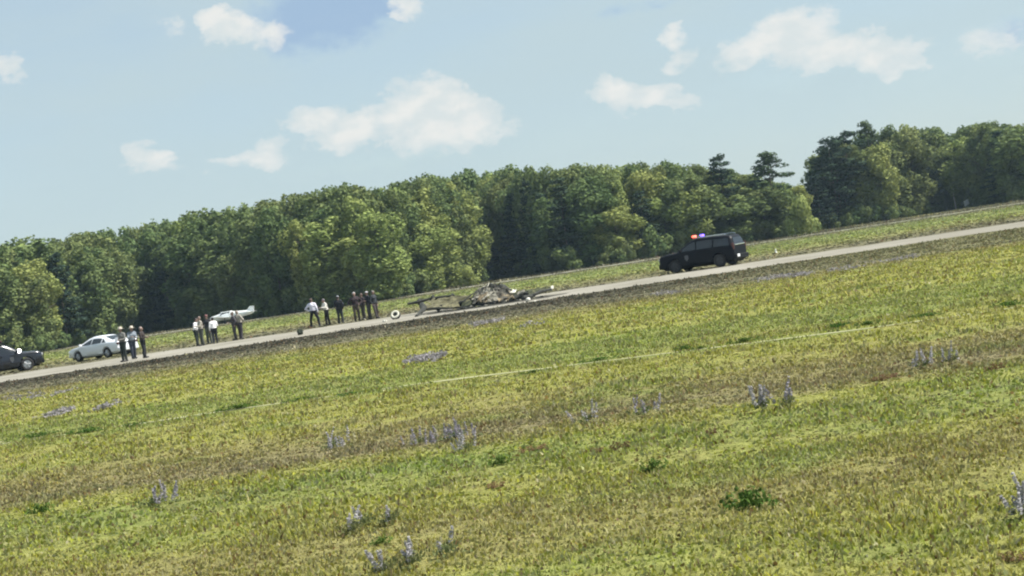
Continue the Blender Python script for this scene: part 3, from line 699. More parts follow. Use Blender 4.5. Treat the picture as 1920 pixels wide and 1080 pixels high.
for sg in (-1, 1):
    bm = bmesh.new(); foil(bm, (.7, sg*.45, .95), (.6, sg*4.6, 1.25), 1.6, 1.1, .2); from_bm('wing', bm, WP, pl)
    bm = bmesh.new(); foil(bm, (-3.5, sg*.05, 1.35), (-3.6, sg*1.5, 1.35), .9, .6, .12); from_bm('tailplane', bm, WP, pl)
    bm = bmesh.new(); cyl(bm, (.5, sg*1.1, .95), (.5, sg*1.15, .28), .05); cyl(bm, (.5, sg*1.08, .24), (.5, sg*1.22, .24), .24, seg=16); from_bm('main_wheel', bm, TYRE, pl)
    bm = bmesh.new(); f = [bm.verts.new(q) for q in ((1.5, sg*.53, 1.36), (-.2, sg*.52, 1.38), (0, sg*.36, 1.80), (1.15, sg*.36, 1.80))]; bm.faces.new(f); from_bm('cabin_window', bm, GLASS, pl)
bm = bmesh.new(); box(bm, (.55, 0, 1.84), (1.7, .8, .14), None, .05); from_bm('canopy_roof', bm, WP, pl)
bm = bmesh.new(); q = [(-2.7,1.5),(-4.0,1.2),(-4.15,2.15),(-3.45,2.2)]; A = [bm.verts.new((a, -.06, b)) for a, b in q]; B = [bm.verts.new((a, .06, b)) for a, b in q]
bm.faces.new(A); bm.faces.new(B[::-1])
for i in range(4): bm.faces.new((A[i], B[i], B[(i+1)%4], A[(i+1)%4]))
from_bm('fin', bm, WP, pl)
bm = bmesh.new(); cyl(bm, (2.8,0,.85), (2.9,0,.25), .05); cyl(bm, (2.9,-.06,.22), (2.9,.06,.22), .2, seg=14); from_bm('nose_wheel', bm, TYRE, pl)
bm = bmesh.new(); box(bm, (3.58,0,1.05), (.04,.10,1.8), None, .01); cyl(bm, (3.5,0,1.05), (3.75,0,1.05), .12, .03); from_bm('propeller', bm, BLK, pl)
# ---------------------------------------------------------------- people
SKIN = mat('skin', (.27,.175,.135), .6)
def remeshed(bm, vox, name, m, parent, sm_it=2):
    bmesh.ops.recalc_face_normals(bm, faces=bm.faces); me = bpy.data.meshes.new(name); bm.to_mesh(me); bm.free()
    tmp = bpy.data.objects.new('tmp', me); C.objects.link(tmp)
    md = tmp.modifiers.new('r', 'REMESH'); md.mode = 'VOXEL'; md.voxel_size = vox
    if sm_it: s = tmp.modifiers.new('s', 'SMOOTH'); s.iterations = sm_it; s.factor = .5
    bpy.context.view_layer.update(); me2 = evaluated(tmp); bpy.data.objects.remove(tmp); me2.name = name; me2.materials.clear()
    return link_mesh(name, me2, m, parent, True)
ARMS = {  # elbow, wrist, hand direction for the right arm (x outward = +), body faces -y
 'down': ((.25,.02,1.13), (.25,-.05,.88), (0,-.1,-1)),
 'akimbo': ((.40,.08,1.16), (.22,-.06,1.00), (-.8,-.1,-.5)),
 'forward': ((.26,-.12,1.16), (.20,-.38,1.20), (-.1,-1,.1)),
 'hold': ((.25,-.04,1.14), (.10,-.27,1.14), (-.7,-.6,0)),
 'crossed': ((.25,-.08,1.15), (.00,-.22,1.18), (-1,.0,.1)),
 'raised': ((.33,-.12,1.25), (.18,-.20,1.50), (-.4,.1,.9)),
 'point': ((.30,-.22,1.32), (.28,-.50,1.30), (0,-1,0)),
 'pocket': ((.30,.08,1.14), (.22,-.01,.93), (-.4,-.2,-1)),
 'back': ((.28,.12,1.14), (.08,.17,1.00), (-1,0,-.2)),
}
def hand(bm, w, d, sg):
    d = Vector(d).normalized(); side = d.cross(Vector((0,0,1)));
    if side.length < .2: side = d.cross(Vector((0,1,0)))
    side.normalize(); nrm = side.cross(d).normalized(); palm = w+d*.075
    for k in (-.026, 0, .026): capsule(bm, w+side*k*.7+d*.01, palm+side*k, .017, .016, 8, 3)
    for i, (k, L) in enumerate(((-.033,.062), (-.011,.074), (.011,.080), (.033,.070))):
        a = palm+side*k+d*.005; b = a+d*L*.5+nrm*.006*sg; c_ = b+(d*.8+nrm*.5*sg).normalized()*L*.5
        capsule(bm, a, b, .0095, .009, 8, 3); capsule(bm, b, c_, .009, .0075, 8, 3)
    a = w+d*.03+side*.030; b = a+(d*.5+side*.9).normalized()*.035; capsule(bm, a, b, .012, .010, 8, 3); capsule(bm, b, b+(d*.9+side*.3).normalized()*.032, .010, .008, 8, 3)
def person(px, py, hpx, face, armR, armL, shirt, trousers, label, group, sleeves='long', head='hair', headcol=(.03,.022,.018), stance=.11, lean=(0,0), legs=(0,0), turn=0, extra=None, dy=0.0):
    """px,py: where the feet stand; face: heading in degrees, 0 = towards the camera"""
    p = at(px, py); H = hpx/F_PX*(p.y)*.99; k = H/1.76
    root = empty('person', (p.x, p.y+dy, .006), R(face), label, 'person', group); root.scale = (k*1.10, k*1.08, k*1.03)
    lx, ly = lean
    def L(v):  # lean the upper body about the hips
        v = Vector(v); t = max(0, v.z-.95)/.8; return Vector((v.x+lx*t, v.y+ly*t, v.z-.25*abs(ly)*t))
    hipR, hipL = Vector((.09,0,.92)), Vector((-.09,0,.92))
    kneeR, kneeL = Vector((stance*.9, -.03+legs[0]*.5, .50)), Vector((-stance*.9, -.03+legs[1]*.5, .50))
    ankR, ankL = Vector((stance, legs[0], .085)), Vector((-stance, legs[1], .085))
    def torso(bm, g):
        capsule(bm, L((-.135,0,1.41)), L((.135,0,1.41)), .068+g, None, 14); capsule(bm, L((-.085,-.012,1.30)), L((.085,-.012,1.30)), .112+g, None, 14)
        capsule(bm, L((-.065,0,1.12)), L((.065,0,1.12)), .100+g, None, 14); capsule(bm, L((-.075,0,.98)), L((.075,0,.98)), .108+g, None, 14)
        capsule(bm, L((0,0,1.0)), L((0,0,1.34)), .115+g, .12+g, 14)
    arms = []
    for sg, nm in ((1, armR), (-1, armL)):
        e, w_, d = ARMS[nm]; sh = L((.185*sg, 0, 1.415)); el_ = L((e[0]*sg, e[1], e[2])); wr = L((w_[0]*sg, w_[1], w_[2])); arms.append((sg, sh, el_, wr, Vector((d[0]*sg, d[1], d[2]))))
    hc = L((0, -.02, 1.635))
    bm = bmesh.new(); torso(bm, 0)
    capsule(bm, L((0,.005,1.42)), L((0,-.008,1.56)), .058, .052); capsule(bm, hc+Vector((0,.012,.035)), hc+Vector((0,-.012,-.045)), .085, .062, 14)
    capsule(bm, hc+Vector((0,-.085,-.005)), hc+Vector((0,-.103,-.03)), .010, .016, 8, 3)       # nose
    capsule(bm, hc+Vector((-.022,-.073,-.068)), hc+Vector((.022,-.073,-.068)), .0105, None, 8, 3)  # lips
    for sg in (-1, 1):
        capsule(bm, hc+Vector((.084*sg,.012,.008)), hc+Vector((.083*sg,.018,-.028)), .014, .010, 8, 3)
        capsule(bm, hc+Vector((.018*sg,-.086,.028)), hc+Vector((.048*sg,-.078,.026)), .012, .010, 8, 3)
    for sg, sh, el_, wr, d in arms:
        capsule(bm, sh, el_, .050, .040); capsule(bm, el_, wr, .040, .026); hand(bm, wr, d, sg)
    for h_, kn, an in ((hipR, kneeR, ankR), (hipL, kneeL, ankL)):
        capsule(bm, h_, kn, .088, .058); capsule(bm, kn, an, .056, .038); capsule(bm, an+Vector((0,.02,-.04)), an+Vector((0,-.15,-.05)), .038, .030)
    body = remeshed(bm, .0115, 'body', SKIN, root, 1)
    # eyes
    for sg in (-1, 1):
        bm = bmesh.new(); bmesh.ops.create_uvsphere(bm, u_segments=8, v_segments=6, radius=.012, matrix=Matrix.Translation(hc+Vector((.032*sg,-.080,.010)))); from_bm('eye', bm, mat('eye_dark', (.03,.02,.02), .2), root, True)
    SH = mat('cloth_%d_%d_%d' % tuple(int(c*1000) for c in shirt), shirt, .9, var=.12, vscale=6); TR = mat('cloth_%d_%d_%d' % tuple(int(c*1000) for c in trousers), trousers, .9, var=.12, vscale=6)
    bm = bmesh.new(); torso(bm, .022)
    for sg, sh, el_, wr, d in arms:
        if sleeves == 'long': capsule(bm, sh, el_, .068, .058); capsule(bm, el_, wr-(wr-el_).normalized()*.03, .056, .042)
        else: capsule(bm, sh, sh+(el_-sh)*.72, .070, .066)
    capsule(bm, L((-.05,.01,1.47)), L((.05,.01,1.47)), .058, None)
    o = remeshed(bm, .016, 'shirt', SH, root, 3)
    bm = bmesh.new(); capsule(bm, (-.075,0,.965), (.075,0,.965), .133, None, 14)
    for h_, kn, an in ((hipR, kneeR, ankR), (hipL, kneeL, ankL)): capsule(bm, h_, kn, .108, .078); capsule(bm, kn, an+Vector((0,0,.02)), .076, .066)
    remeshed(bm, .016, 'trousers', TR, root, 3)
    bm = bmesh.new()
    for i in range(20): pass
    seg = 24; ra = [[bm.verts.new((a*(.222+g)*math.cos(t), .142*a*math.sin(t)*1.08, 1.0+z)) for t in [2*math.pi*i/seg for i in range(seg)]] for a, z, g in ((1.0,-.022,0),(1.03,-.022,0),(1.03,.022,0),(1.0,.022,0))]
    for a, b in zip(ra, ra[1:]+ra[:1]):
        for i in range(seg): bm.faces.new((a[i], a[(i+1)%seg], b[(i+1)%seg], b[i]))
    from_bm('belt', bm, mat('belt_black', (.015,.015,.017), .5), root)
    for an in (ankR, ankL):
        bm = bmesh.new(); capsule(bm, an+Vector((0,.035,-.035)), an+Vector((0,-.165,-.045)), .050, .040, 12); capsule(bm, an+Vector((0,.01,.05)), an+Vector((0,.01,-.02)), .056, .052, 12)
        bmesh.ops.bisect_plane(bm, geom=bm.verts[:]+bm.edges[:]+bm.faces[:], plane_co=(0,0,.001), plane_no=(0,0,-1), clear_outer=True)
        from_bm('shoe', bm, mat('shoe_black', (.015,.015,.016), .4), root, True)
    hm = mat('hair_%d_%d' % (int(headcol[0]*1000), int(headcol[1]*1000)), headcol, .8, var=.15, vscale=20)
    if head in ('hair', 'cap', 'hat'):
        bm = bmesh.new(); capsule(bm, hc+Vector((0,.022,.045)), hc+Vector((0,.030,.0)), .090, .078, 16, 6)
        bmesh.ops.bisect_plane(bm, geom=bm.verts[:]+bm.edges[:]+bm.faces[:], plane_co=hc+Vector((0,-.055,.045)), plane_no=(0,-1,-.75), clear_outer=True)
        from_bm('hair', bm, mat('hair_30_22', (.03,.022,.018), .8) if head != 'hair' else hm, root, True)
    if head == 'hat':
        bm = bmesh.new(); seg = 28; prof = [(.0,.155),(.05,.152),(.085,.135),(.098,.055),(.102,.045),(.19,.040),(.192,.032),(.10,.030)]; c0 = hc+Vector((0,.005,.022))
        rg = [[bm.verts.new(c0+Vector((max(a,.002)*math.cos(t), max(a,.002)*1.06*math.sin(t), z))) for t in [2*math.pi*i/seg for i in range(seg)]] for a, z in prof]
        for a, b in zip(rg, rg[1:]):
            for i in range(seg): bm.faces.new((a[i], a[(i+1)%seg], b[(i+1)%seg], b[i]))
        from_bm('hat', bm, hm, root, True)
    if head == 'cap':
        bm = bmesh.new(); capsule(bm, hc+Vector((0,.01,.052)), hc+Vector((0,.005,.045)), .096, None, 16, 6); bmesh.ops.bisect_plane(bm, geom=bm.verts[:]+bm.edges[:]+bm.faces[:], plane_co=hc+Vector((0,0,.05)), plane_no=(0,0,-1), clear_outer=True)
        box(bm, hc+Vector((0,-.125,.056)), (.13,.10,.010), None, .003); from_bm('cap', bm, hm, root, True)
    if extra == 'paper':
        w1 = arms[0][3]; w2 = arms[1][3]; c0 = (w1+w2)/2+Vector((0,-.10,.02)); bm = bmesh.new(); box(bm, (0,0,0), (.23,.006,.30), Matrix.Rotation(R(-25),3,'X'), 0)
        o = from_bm('paper_sheet', bm, mat('paper', (.85,.84,.88), .6)); o.location = root.matrix_basis @ c0; o.rotation_euler = (0,0,R(face)); o.scale = (k,)*3
        tag(o, 'white sheet of paper held by the hatted person nearest the white car', 'paper')
    if extra == 'vest':
        bm = bmesh.new(); torso(bm, .030); bmesh.ops.bisect_plane(bm, geom=bm.verts[:]+bm.edges[:]+bm.faces[:], plane_co=(0,0,1.0), plane_no=(0,0,-1), clear_outer=True)
        from_bm('vest', bm, mat('vest_black', (.02,.02,.024), .85), root, True)
    return root
ga, gb, gc = 'people standing beside the white car', 'people in the middle group on the runway', 'people standing next to the wreck'
WHT=(.72,.72,.74); LAV=(.66,.64,.74); TAN=(.27,.25,.215); GRY=(.24,.25,.27); DKN=(.009,.011,.018); DKG=(.014,.022,.020); BRN=(.025,.018,.018); KHK=(.10,.095,.075); BLU=(.018,.024,.042)
person(235,678,63,-35,'hold','hold',(.17,.17,.16),DKG,'person in grey shirt and pale wide hat holding paper, nearest the white car',ga,'long','hat',(.42,.38,.32),extra='paper')
person(252,673,60,40,'hold','forward',(.17,.20,.24),BLU,'person in blue grey shirt and pale hat, middle of the three by the white car',ga,'long','hat',(.42,.38,.33),legs=(.10,-.08), lean=(.04,-.10))
person(272,671.5,58,80,'hold','hold',BRN,DKN,'person dressed all in black with grey hair, standing apart right of two hatted people',ga,'long','hair',(.28,.22,.20),stance=.08)
person(371,649,52,70,'forward','hold',WHT,DKG,'person in white shirt and dark trousers, leftmost of the middle group',gb,'long','hair',(.05,.04,.04),stance=.12,legs=(.06,-.06), lean=(.03,-.14))
person(381,648,54,-60,'forward','down',TAN,(.05,.055,.05),'person in tan shirt and dark green trousers, right of the leftmost white shirt',gb,'long','hair',(.20,.15,.13))
person(391,645.5,54,-20,'down','akimbo',(.05,.035,.035),(.08,.09,.08),'person in dark vest and grey green trousers behind two others in the middle group',gb,'long','cap',(.16,.07,.07),extra='vest',dy=.6)
person(405,644,49,200,'down','forward',WHT,DKN,'person in white shirt and black trousers seen from behind, right of the dark vest',gb,'long','hair',(.02,.02,.02),legs=(.05,-.05), lean=(-.03,-.12))
person(443,638,53,-70,'pocket','hold',(.06,.055,.065),(.05,.045,.055),'person in dark grey coat, left of the pair at the right of the middle group',gb,'long','hair',(.12,.10,.09),stance=.09)
person(453,636.5,54,150,'akimbo','akimbo',TAN,(.04,.035,.045),'person in tan shirt with hands on hips, right of the pair in the middle group',gb,'long','hair',(.25,.21,.18),stance=.10,legs=(-.05,.08), lean=(.05,.04))
person(592,614,54,165,'akimbo','down',LAV,DKN,'person in white long sleeved shirt with legs apart, leftmost of the group by the wreck',gc,'long','hair',(.09,.06,.05),stance=.25, lean=(.08,-.05))
person(616,610,50,-60,'forward','forward',(.58,.57,.52),(.018,.018,.022),'person in off white shirt reaching forward, second from left by the wreck',gc,'long','hair',(.14,.12,.14),legs=(.06,-.05), lean=(-.04,-.10),extra=None)
person(640,606.5,51,170,'hold','pocket',DKN,(.02,.026,.034),'person all in dark navy with cap, third from left by the wreck',gc,'long','cap',(.20,.22,.24),stance=.12)
person(671,602.5,54,15,'akimbo','akimbo',(.028,.018,.022),(.075,.060,.048),'person in black jacket and brown trousers with hands on hips, by the wreck',gc,'long','hair',(.30,.28,.28),stance=.12)
person(682,600,49,-50,'hold','down',(.030,.020,.024),(.05,.045,.04),'person in dark jacket with brown hair, half behind the brown trousered one',gc,'long','hair',(.11,.08,.07),stance=.09,dy=.8)
person(695,599,52,-60,'crossed','crossed',DKN,(.055,.050,.055),'person in black top with arms crossed and pale cap, second from right by the wreck',gc,'long','cap',(.40,.40,.42),stance=.10)
person(706,597.5,52,60,'down','pocket',(.02,.026,.032),(.045,.035,.038),'person in dark clothes with one leg stretched out, rightmost of the group by the wreck',gc,'long','hair',(.15,.14,.14),stance=.20,legs=(.05,-.18))

# ---------------------------------------------------------------- burnt aircraft wreck
CHAR = mat('charred_metal', (.020,.022,.018), .85, var=.5, vscale=5, bump=.5); CHARG = mat('charred_olive_skin', (.075,.085,.045), .9, var=.5, vscale=3, bump=.5)
ASHM = mat('ash_grey_metal', (.12,.115,.095), .7, metal=.1, var=.8, vscale=4.5, bump=.6); ASHL = mat('bare_burnt_metal', (.27,.26,.215), .6, metal=.15, var=.6, vscale=6, bump=.4)
OLV = mat('scorched_olive_panel', (.19,.18,.105), .85, var=.5, vscale=2.2, bump=.4); WMET = mat('white_cowl', (.78,.77,.70), .45, var=.08)
TANM = mat('scorched_tan_panel', (.26,.215,.14), .85, var=.6, vscale=4, bump=.4); wr0 = at(900, 574); wreck = empty('aircraft_wreck', (wr0.x, 93.5, 0), 0, 'burnt out wreck of a small aircraft lying crumpled on the runway', 'wreck')
WO = Vector((wr0.x, 93.5, 0))
def W(px, py, Y): v = at(px, py, Y)-WO; v.z = max(v.z, .012); return v
def sheet(name, a, b, c, d, amp, m, nu=9, nv=6, seed=0, thick=.015, holes=0.0, parent=None):
    """crumpled, torn metal sheet spanned between four corners"""
    bm = bmesh.new(); G = []
    nn = (b-a).cross(d-a).normalized()
    for j in range(nv+1):
        row = []
        for i in range(nu+1):
            u, v = i/nu, j/nv; p_ = (a*(1-u)+b*u)*(1-v)+(d*(1-u)+c*u)*v
            n1 = mnoise.noise_vector(Vector((u*3.1+seed, v*2.7, seed*.7))); n2 = mnoise.noise_vector(Vector((u*9+seed, v*8, seed)))
            q = p_+n1*amp+n2*amp*.45
            if j in (0, nv) or i in (0, nu): q += n2*amp*.8
            q.z = max(q.z, .012); row.append(bm.verts.new(q))
        G.append(row)
    rr = random.Random(seed)
    for j in range(nv):
        for i in range(nu):
            if rr.random() < holes: continue
            bm.faces.new((G[j][i], G[j][i+1], G[j+1][i+1], G[j+1][i]))
    r = bmesh.ops.solidify(bm, geom=bm.faces[:], thickness=thick)
    return from_bm(name, bm, m, parent or wreck)
# wings: charred spars with ragged skin
sheet('left_wing', W(763,571,97.5), W(853,557,97.0), W(853,550,98.2), W(766,565,98.4), .10, CHARG, 16, 4, 3, .05, .04)
bm = bmesh.new(); tube(bm, [W(764,570,97), W(782,567,96.9), W(800,562,97), W(812,560,97.1), W(830,557,97), W(852,554,96.8)], [.05,.09,.07,.12,.08,.07], 7); from_bm('wing_spar', bm, CHAR, wreck)
for px, py in ((786,560),(812,553),(848,551)):
    bm = bmesh.new(); tube(bm, [W(px,py+10,97), W(px-1,py+4,97.1), W(px+1,py,97.2)], [.10,.12,.05], 6); from_bm('wing_bracket', bm, CHAR, wreck)
sheet('lower_skin', W(795,580,94), W(884,571,94), W(882,553,96.4), W(800,566,96.4), .12, OLV, 14, 6, 11, .02, .10)
bm = bmesh.new(); tube(bm, [W(797,580,93.8), W(822,578,93.7), W(848,578,93.6), W(866,576,93.4), W(885,573,93.2)], [.05,.09,.04,.05,.05], 6); from_bm('sill_beam', bm, CHAR, wreck)
bm = bmesh.new(); tube(bm, [W(791,572,94.6), W(794,577,94), W(793,581,93.4), W(785,588,92.3), W(781,596.5,91.2)], [.17,.20,.14,.07,.09], 8); from_bm('landing_gear_leg', bm, CHAR, wreck)
for (px, py, r_) in ((824,576,.15), (867,567,.15)):
    bm = bmesh.new(); capsule(bm, W(px-3,py+2,94.6), W(px+3,py-1,94.4), r_, r_*.7, 9, 3)
    for v in bm.verts: v.co += mnoise.noise_vector(v.co*5)*.06
    from_bm('burnt_fitting', bm, CHAR, wreck)
# crumpled cabin and centre section
sheet('cabin_skin', W(880,570,93.0), W(905,566,92.8), W(908,540,94.6), W(890,548,94.8), .16, ASHM, 7, 7, 21, .02, .12)
sheet('cabin_skin', W(900,568,92.6), W(932,563,92.4), W(930,541,93.8), W(906,542,94.2), .18, ASHL, 8, 8, 33, .02, .10)
sheet('cabin_skin', W(926,567,92.4), W(958,561,92.4), W(952,540,93.8), W(926,540,94.0), .17, ASHM, 8, 8, 47, .02, .10)
sheet('cabin_skin', W(888,553,95.6), W(930,548,95.6), W(934,531,96.2), W(898,537,96.2), .15, ASHL, 9, 5, 55, .02, .12)
sheet('cabin_skin', W(922,549,95.2), W(960,545,95.2), W(950,534,95.8), W(926,532,96.0), .13, ASHM, 8, 4, 61, .02, .12)
sheet('scorched_skin', W(868,577,93.4), W(902,571,93.2), W(904,552,95.0), W(874,560,95.4), .20, CHARG, 9, 7, 131, .03, .06)
sheet('scorched_skin', W(838,578,94.0), W(876,574,93.6), W(880,556,95.6), W(846,561,96.0), .16, OLV, 9, 6, 137, .03, .08)
sheet('scorched_skin', W(936,566,92.2), W(966,560,92.2), W(962,545,93.4), W(940,546,93.6), .15, TANM, 7, 6, 141, .03, .08)
sheet('scorched_skin', W(896,566,92.3), W(914,563,92.2), W(912,549,93.0), W(898,552,93.2), .14, TANM, 6, 6, 149, .03, .06)
sheet('scorched_skin', W(955,563,92.8), W(992,558,92.9), W(988,547,94.2), W(960,548,94.2), .14, CHARG, 8, 5, 151, .03, .05)
sheet('lower_skin', W(803,577,95.2), W(886,568,94.6), W(884,551,95.4), W(812,560,96.0), .13, OLV, 14, 6, 161, .025, .14)
sheet('cabin_floor', W(860,580,92.2), W(962,566,91.8), W(965,559,96.0), W(866,571,96.4), .07, CHAR, 14, 6, 71, .03)
for i, pts in enumerate((((905,568),(911,552),(914,538),(917,530)), ((919,566),(925,550),(921,536)), ((934,566),(940,549),(944,536),(941,531)), ((948,565),(953,551),(957,541)), ((893,569),(902,556),(898,545)),
                         ((906,540),(921,536),(944,539),(962,544)), ((884,562),(905,554),(930,550),(958,551)), ((868,566),(884,552),(893,548)))):
    bm = bmesh.new(); tube(bm, [W(a, b, 93.0+.25*(i % 4)+.3*j) for j, (a, b) in enumerate(pts)], [.045, .038, .035, .03][:len(pts)], 6); from_bm('frame_tube', bm, CHAR if i % 3 else ASHL, wreck)
for (px, py) in ((921,536),(943,537),(898,562),(934,549),(912,549)):
    bm = bmesh.new(); capsule(bm, W(px-4,py-1,94.2), W(px+4,py+1,94.0), .13, .09, 9, 3)
    for v in bm.verts: v.co += mnoise.noise_vector(v.co*6)*.07
    from_bm('burnt_fitting', bm, CHAR, wreck)
sheet('torn_streak', W(903,562,92.2), W(912,558,92.2), W(925,546,92.8), W(917,547,92.8), .05, WMET if False else ASHL, 6, 3, 81, .01)
sheet('white_cowl', W(956,549,92.8), W(966,548.5,92.6), W(971,543,93.2), W(960,543,93.4), .05, WMET, 6, 4, 91, .02)
bm = bmesh.new(); box(bm, (0,0,0), (.85,.75,.42), Matrix.Rotation(R(-8),3,'Y'), .06); bmesh.ops.subdivide_edges(bm, edges=bm.edges[:], cuts=3, use_grid_fill=True)
for v in bm.verts: v.co += mnoise.noise_vector(v.co*3.3)*.13
bmesh.ops.translate(bm, verts=bm.verts, vec=W(977,558,93.2)); 
for v in bm.verts: v.co.z = max(v.co.z, .02)
from_bm('engine_block', bm, CHAR, wreck)
bm = bmesh.new(); capsule(bm, W(984,560,92.6), W(996,556,92.9), .17, .12, 9, 3)
for v in bm.verts: v.co += mnoise.noise_vector(v.co*5)*.06
from_bm('exhaust_pipe', bm, CHAR, wreck)
sheet('right_wing', W(970,556,93.6), W(1034,543,94.6), W(1031,537,95.6), W(976,546,95.6), .09, CHARG, 14, 4, 101, .05, .03)
bm = bmesh.new(); tube(bm, [W(990,558,93.2), W(1002,552,93.3), W(1016,546,93.8), W(1034,542,94.6)], [.12,.09,.10,.06], 7); from_bm('wing_spar', bm, CHAR, wreck)
sheet('wing_tip', W(1032,543,94.6), W(1038,541,94.6), W(1037.5,535,95.2), W(1032,537,95.2), .02, WMET, 3, 3, 111, .02)
sheet('grey_spar_cap', W(968,552,93.3), W(984,548,93.4), W(983,543,93.9), W(970,547,93.9), .05, ASHL, 5, 3, 121, .012)
p = at(991, 565.5); o = empty('spinner_cone', (p.x, p.y, 0), 0, 'small pale rounded cone on the ground at the right end of the wreck', 'debris')
bm = bmesh.new(); bmesh.ops.create_uvsphere(bm, u_segments=16, v_segments=10, radius=.12, matrix=Matrix.Translation((0,0,.10))); from_bm('shell', bm, mat('pale_shell', (.6,.58,.52), .5), o, True)
bm = bmesh.new(); cyl(bm, (0,0,.0), (0,0,.05), .135, seg=16); from_bm('back_plate', bm, ASHM, o)
for i in range(26):
    q = W(random.uniform(770, 1030), 580, random.uniform(90.5, 97)); bm = bmesh.new(); bmesh.ops.create_icosphere(bm, subdivisions=1, radius=random.uniform(.05, .13))
    for v in bm.verts: v.co = Vector((v.co.x*1.6, v.co.y, v.co.z*.5))+mnoise.noise_vector(v.co*9+Vector((i,0,0)))*.07
    bm_m = random.choice((CHAR, CHAR, OLV, ASHL)); f_ = from_bm('metal_scrap', bm, bm_m, wreck); f_.location = (q.x, q.y, .04)
# scorched ground
bm = bmesh.new(); cen = at(905, 578); V = []
for i in range(40):
    t = 2*math.pi*i/40; k = 1+.35*mnoise.noise(Vector((math.cos(t)*2, math.sin(t)*2, 4)))+.15*mnoise.noise(Vector((math.cos(t)*7, math.sin(t)*7, 1)))
    V.append(bm.verts.new((cen.x+.6+4.0*k*math.cos(t), 92.3+3.2*k*math.sin(t), .008)))
bm.faces.new(V); tag(from_bm('scorched_ground', bm, mat('soot', (.045,.043,.036), 1, spec=.1, var=.5, vscale=1.5)), kind='structure', label='dark soot stain under the wreck')
# loose wheel, charred lump and scraps
p = at(742.5, 598.5); o = empty('loose_wheel', (p.x, p.y, .13), R(-14), 'pale ringed loose wheel lying tilted on the runway left of the wreck', 'wheel'); o.rotation_euler = (R(58), R(-6), R(-8))
def ring(bm, R_, r_, seg=30, s2=12, z=0, fl=1.0):
    rg = [[bm.verts.new(((R_+r_*math.cos(b))*math.cos(a), (R_+r_*math.cos(b))*math.sin(a), z+fl*r_*math.sin(b))) for b in [2*math.pi*j/s2 for j in range(s2)]] for a in [2*math.pi*i/seg for i in range(seg)]]
    for i in range(seg):
        for j in range(s2): bm.faces.new((rg[i][j], rg[(i+1)%seg][j], rg[(i+1)%seg][(j+1)%s2], rg[i][(j+1)%s2]))
o.location.z = .24
bm = bmesh.new(); ring(bm, .20, .085, z=-.04, fl=1.2); from_bm('tyre', bm, TYRE, o, True)
bm = bmesh.new(); ring(bm, .185, .062, z=.065, fl=.6); from_bm('burnt_sidewall', bm, mat('ash_white', (.55,.54,.46), .9, var=.15, vscale=8), o, True)
bm = bmesh.new(); cyl(bm, (0,0,-.09), (0,0,.05), .10, seg=20); from_bm('hub', bm, CHAR, o)
def lump(px, py, r_, m, name, label, seed, sq=1.0):
    p = at(px, py); bm = bmesh.new(); bmesh.ops.create_icosphere(bm, subdivisions=3, radius=r_)
    for v in bm.verts: v.co += mnoise.noise_vector(v.co*(1.2/r_)+Vector((seed,0,0)))*r_*.5; v.co.z = max(v.co.z*sq+r_*sq*.8, 0)
    o = from_bm(name, bm, m); o.location = (p.x, p.y, .006); tag(o, label, 'debris'); return o
lump(563.5, 628, .17, mat('charred_green', (.018,.026,.016), .95, var=.4, vscale=9, bump=.6), 'charred_lump', 'black charred lump alone on the near edge of the runway', 3)
lump(722, 603.5, .11, mat('pale_scrap', (.55,.54,.48), .8), 'pale_scrap', 'small pale scrap on the runway just left of the loose wheel', 8, .5)
lump(1003, 566, .09, mat('pale_scrap', (.55,.54,.48), .8), 'pale_scrap', 'small pale scrap on the runway off the right end of the wreck', 18, .4)

# ---------------------------------------------------------------- plants in the meadow
STEM = mat('plant_stem', (.07,.10,.03), .9)
def leafm(name, a, b): return leaf_mat(name, a, b, .3)
LUP = leafm('lupine_petals', (.31,.30,.32), (.42,.41,.43)); LUPD = leafm('lupine_petals_mauve', (.25,.235,.28), (.34,.325,.37)); LUPF = leafm('faint_petals', (.205,.195,.205), (.265,.255,.27)); WEED = leafm('weed_leaves', (.045,.095,.022), (.085,.145,.035)); WEED2 = leafm('lupine_leaves', (.11,.14,.06), (.18,.20,.09)); REDL = leafm('red_leaves', (.12,.080,.050), (.20,.130,.07))
def spike_mesh(h, r):
    bl = [((0, 0, h*.30+h*.68*i/7), (r*(1-.65*i/7),)*2+(h*.055,), random.random()) for i in range(8)]
    return leaf_cloud('spike_mesh', bl, 1700, .024, .0)
SPK = [spike_mesh(.22, .026), spike_mesh(.26, .028), spike_mesh(.19, .025)]
for s_ in SPK: s_.materials.append(LUP)
SPKD = [m.copy() for m in SPK]
for s_ in SPKD: s_.materials.clear(); s_.materials.append(LUPD)
def clump_mesh(r, h, k, size):
    bl = [((random.gauss(0, r*.55), random.gauss(0, r*.55), h*(.08+.75*random.random()**1.5)), (r*.22, r*.22, h*.20), random.random()) for _ in range(k*3)]
    return leaf_cloud('clump_mesh', bl, 420, size*.8, 0)
LF = clump_mesh(.16, .12, 9, .05); LF.materials.append(WEED2)
def lupine(px, py, n, wpx, label, dark=False, sc=1.0):
    p = at(px, py); root = empty('lupine', (p.x, p.y, 0), 0, label, 'wildflower', 'pale lupines in flower in the meadow'); r = wpx/F_PX*p.y/2
    l = link_mesh('leaves', LF, None, root); l.scale = (max(.6, r*4), max(.6, r*3), sc)
    for i in range(n):
        o = link_mesh('flower_spike', random.choice(SPKD if dark else SPK), None, root); o.location = (random.uniform(-r, r), random.uniform(-r, r)*1.2, 0); o.scale = (sc*random.uniform(.7, 1.25), sc, sc*random.uniform(.6, 1.15)); o.rotation_euler = (random.gauss(0,.22), random.gauss(0,.22), random.random()*6)
lupine(1430, 772, 8, 22, 'lupine with upright pale spikes, left of the pair in the right half of the meadow', sc=1.25)
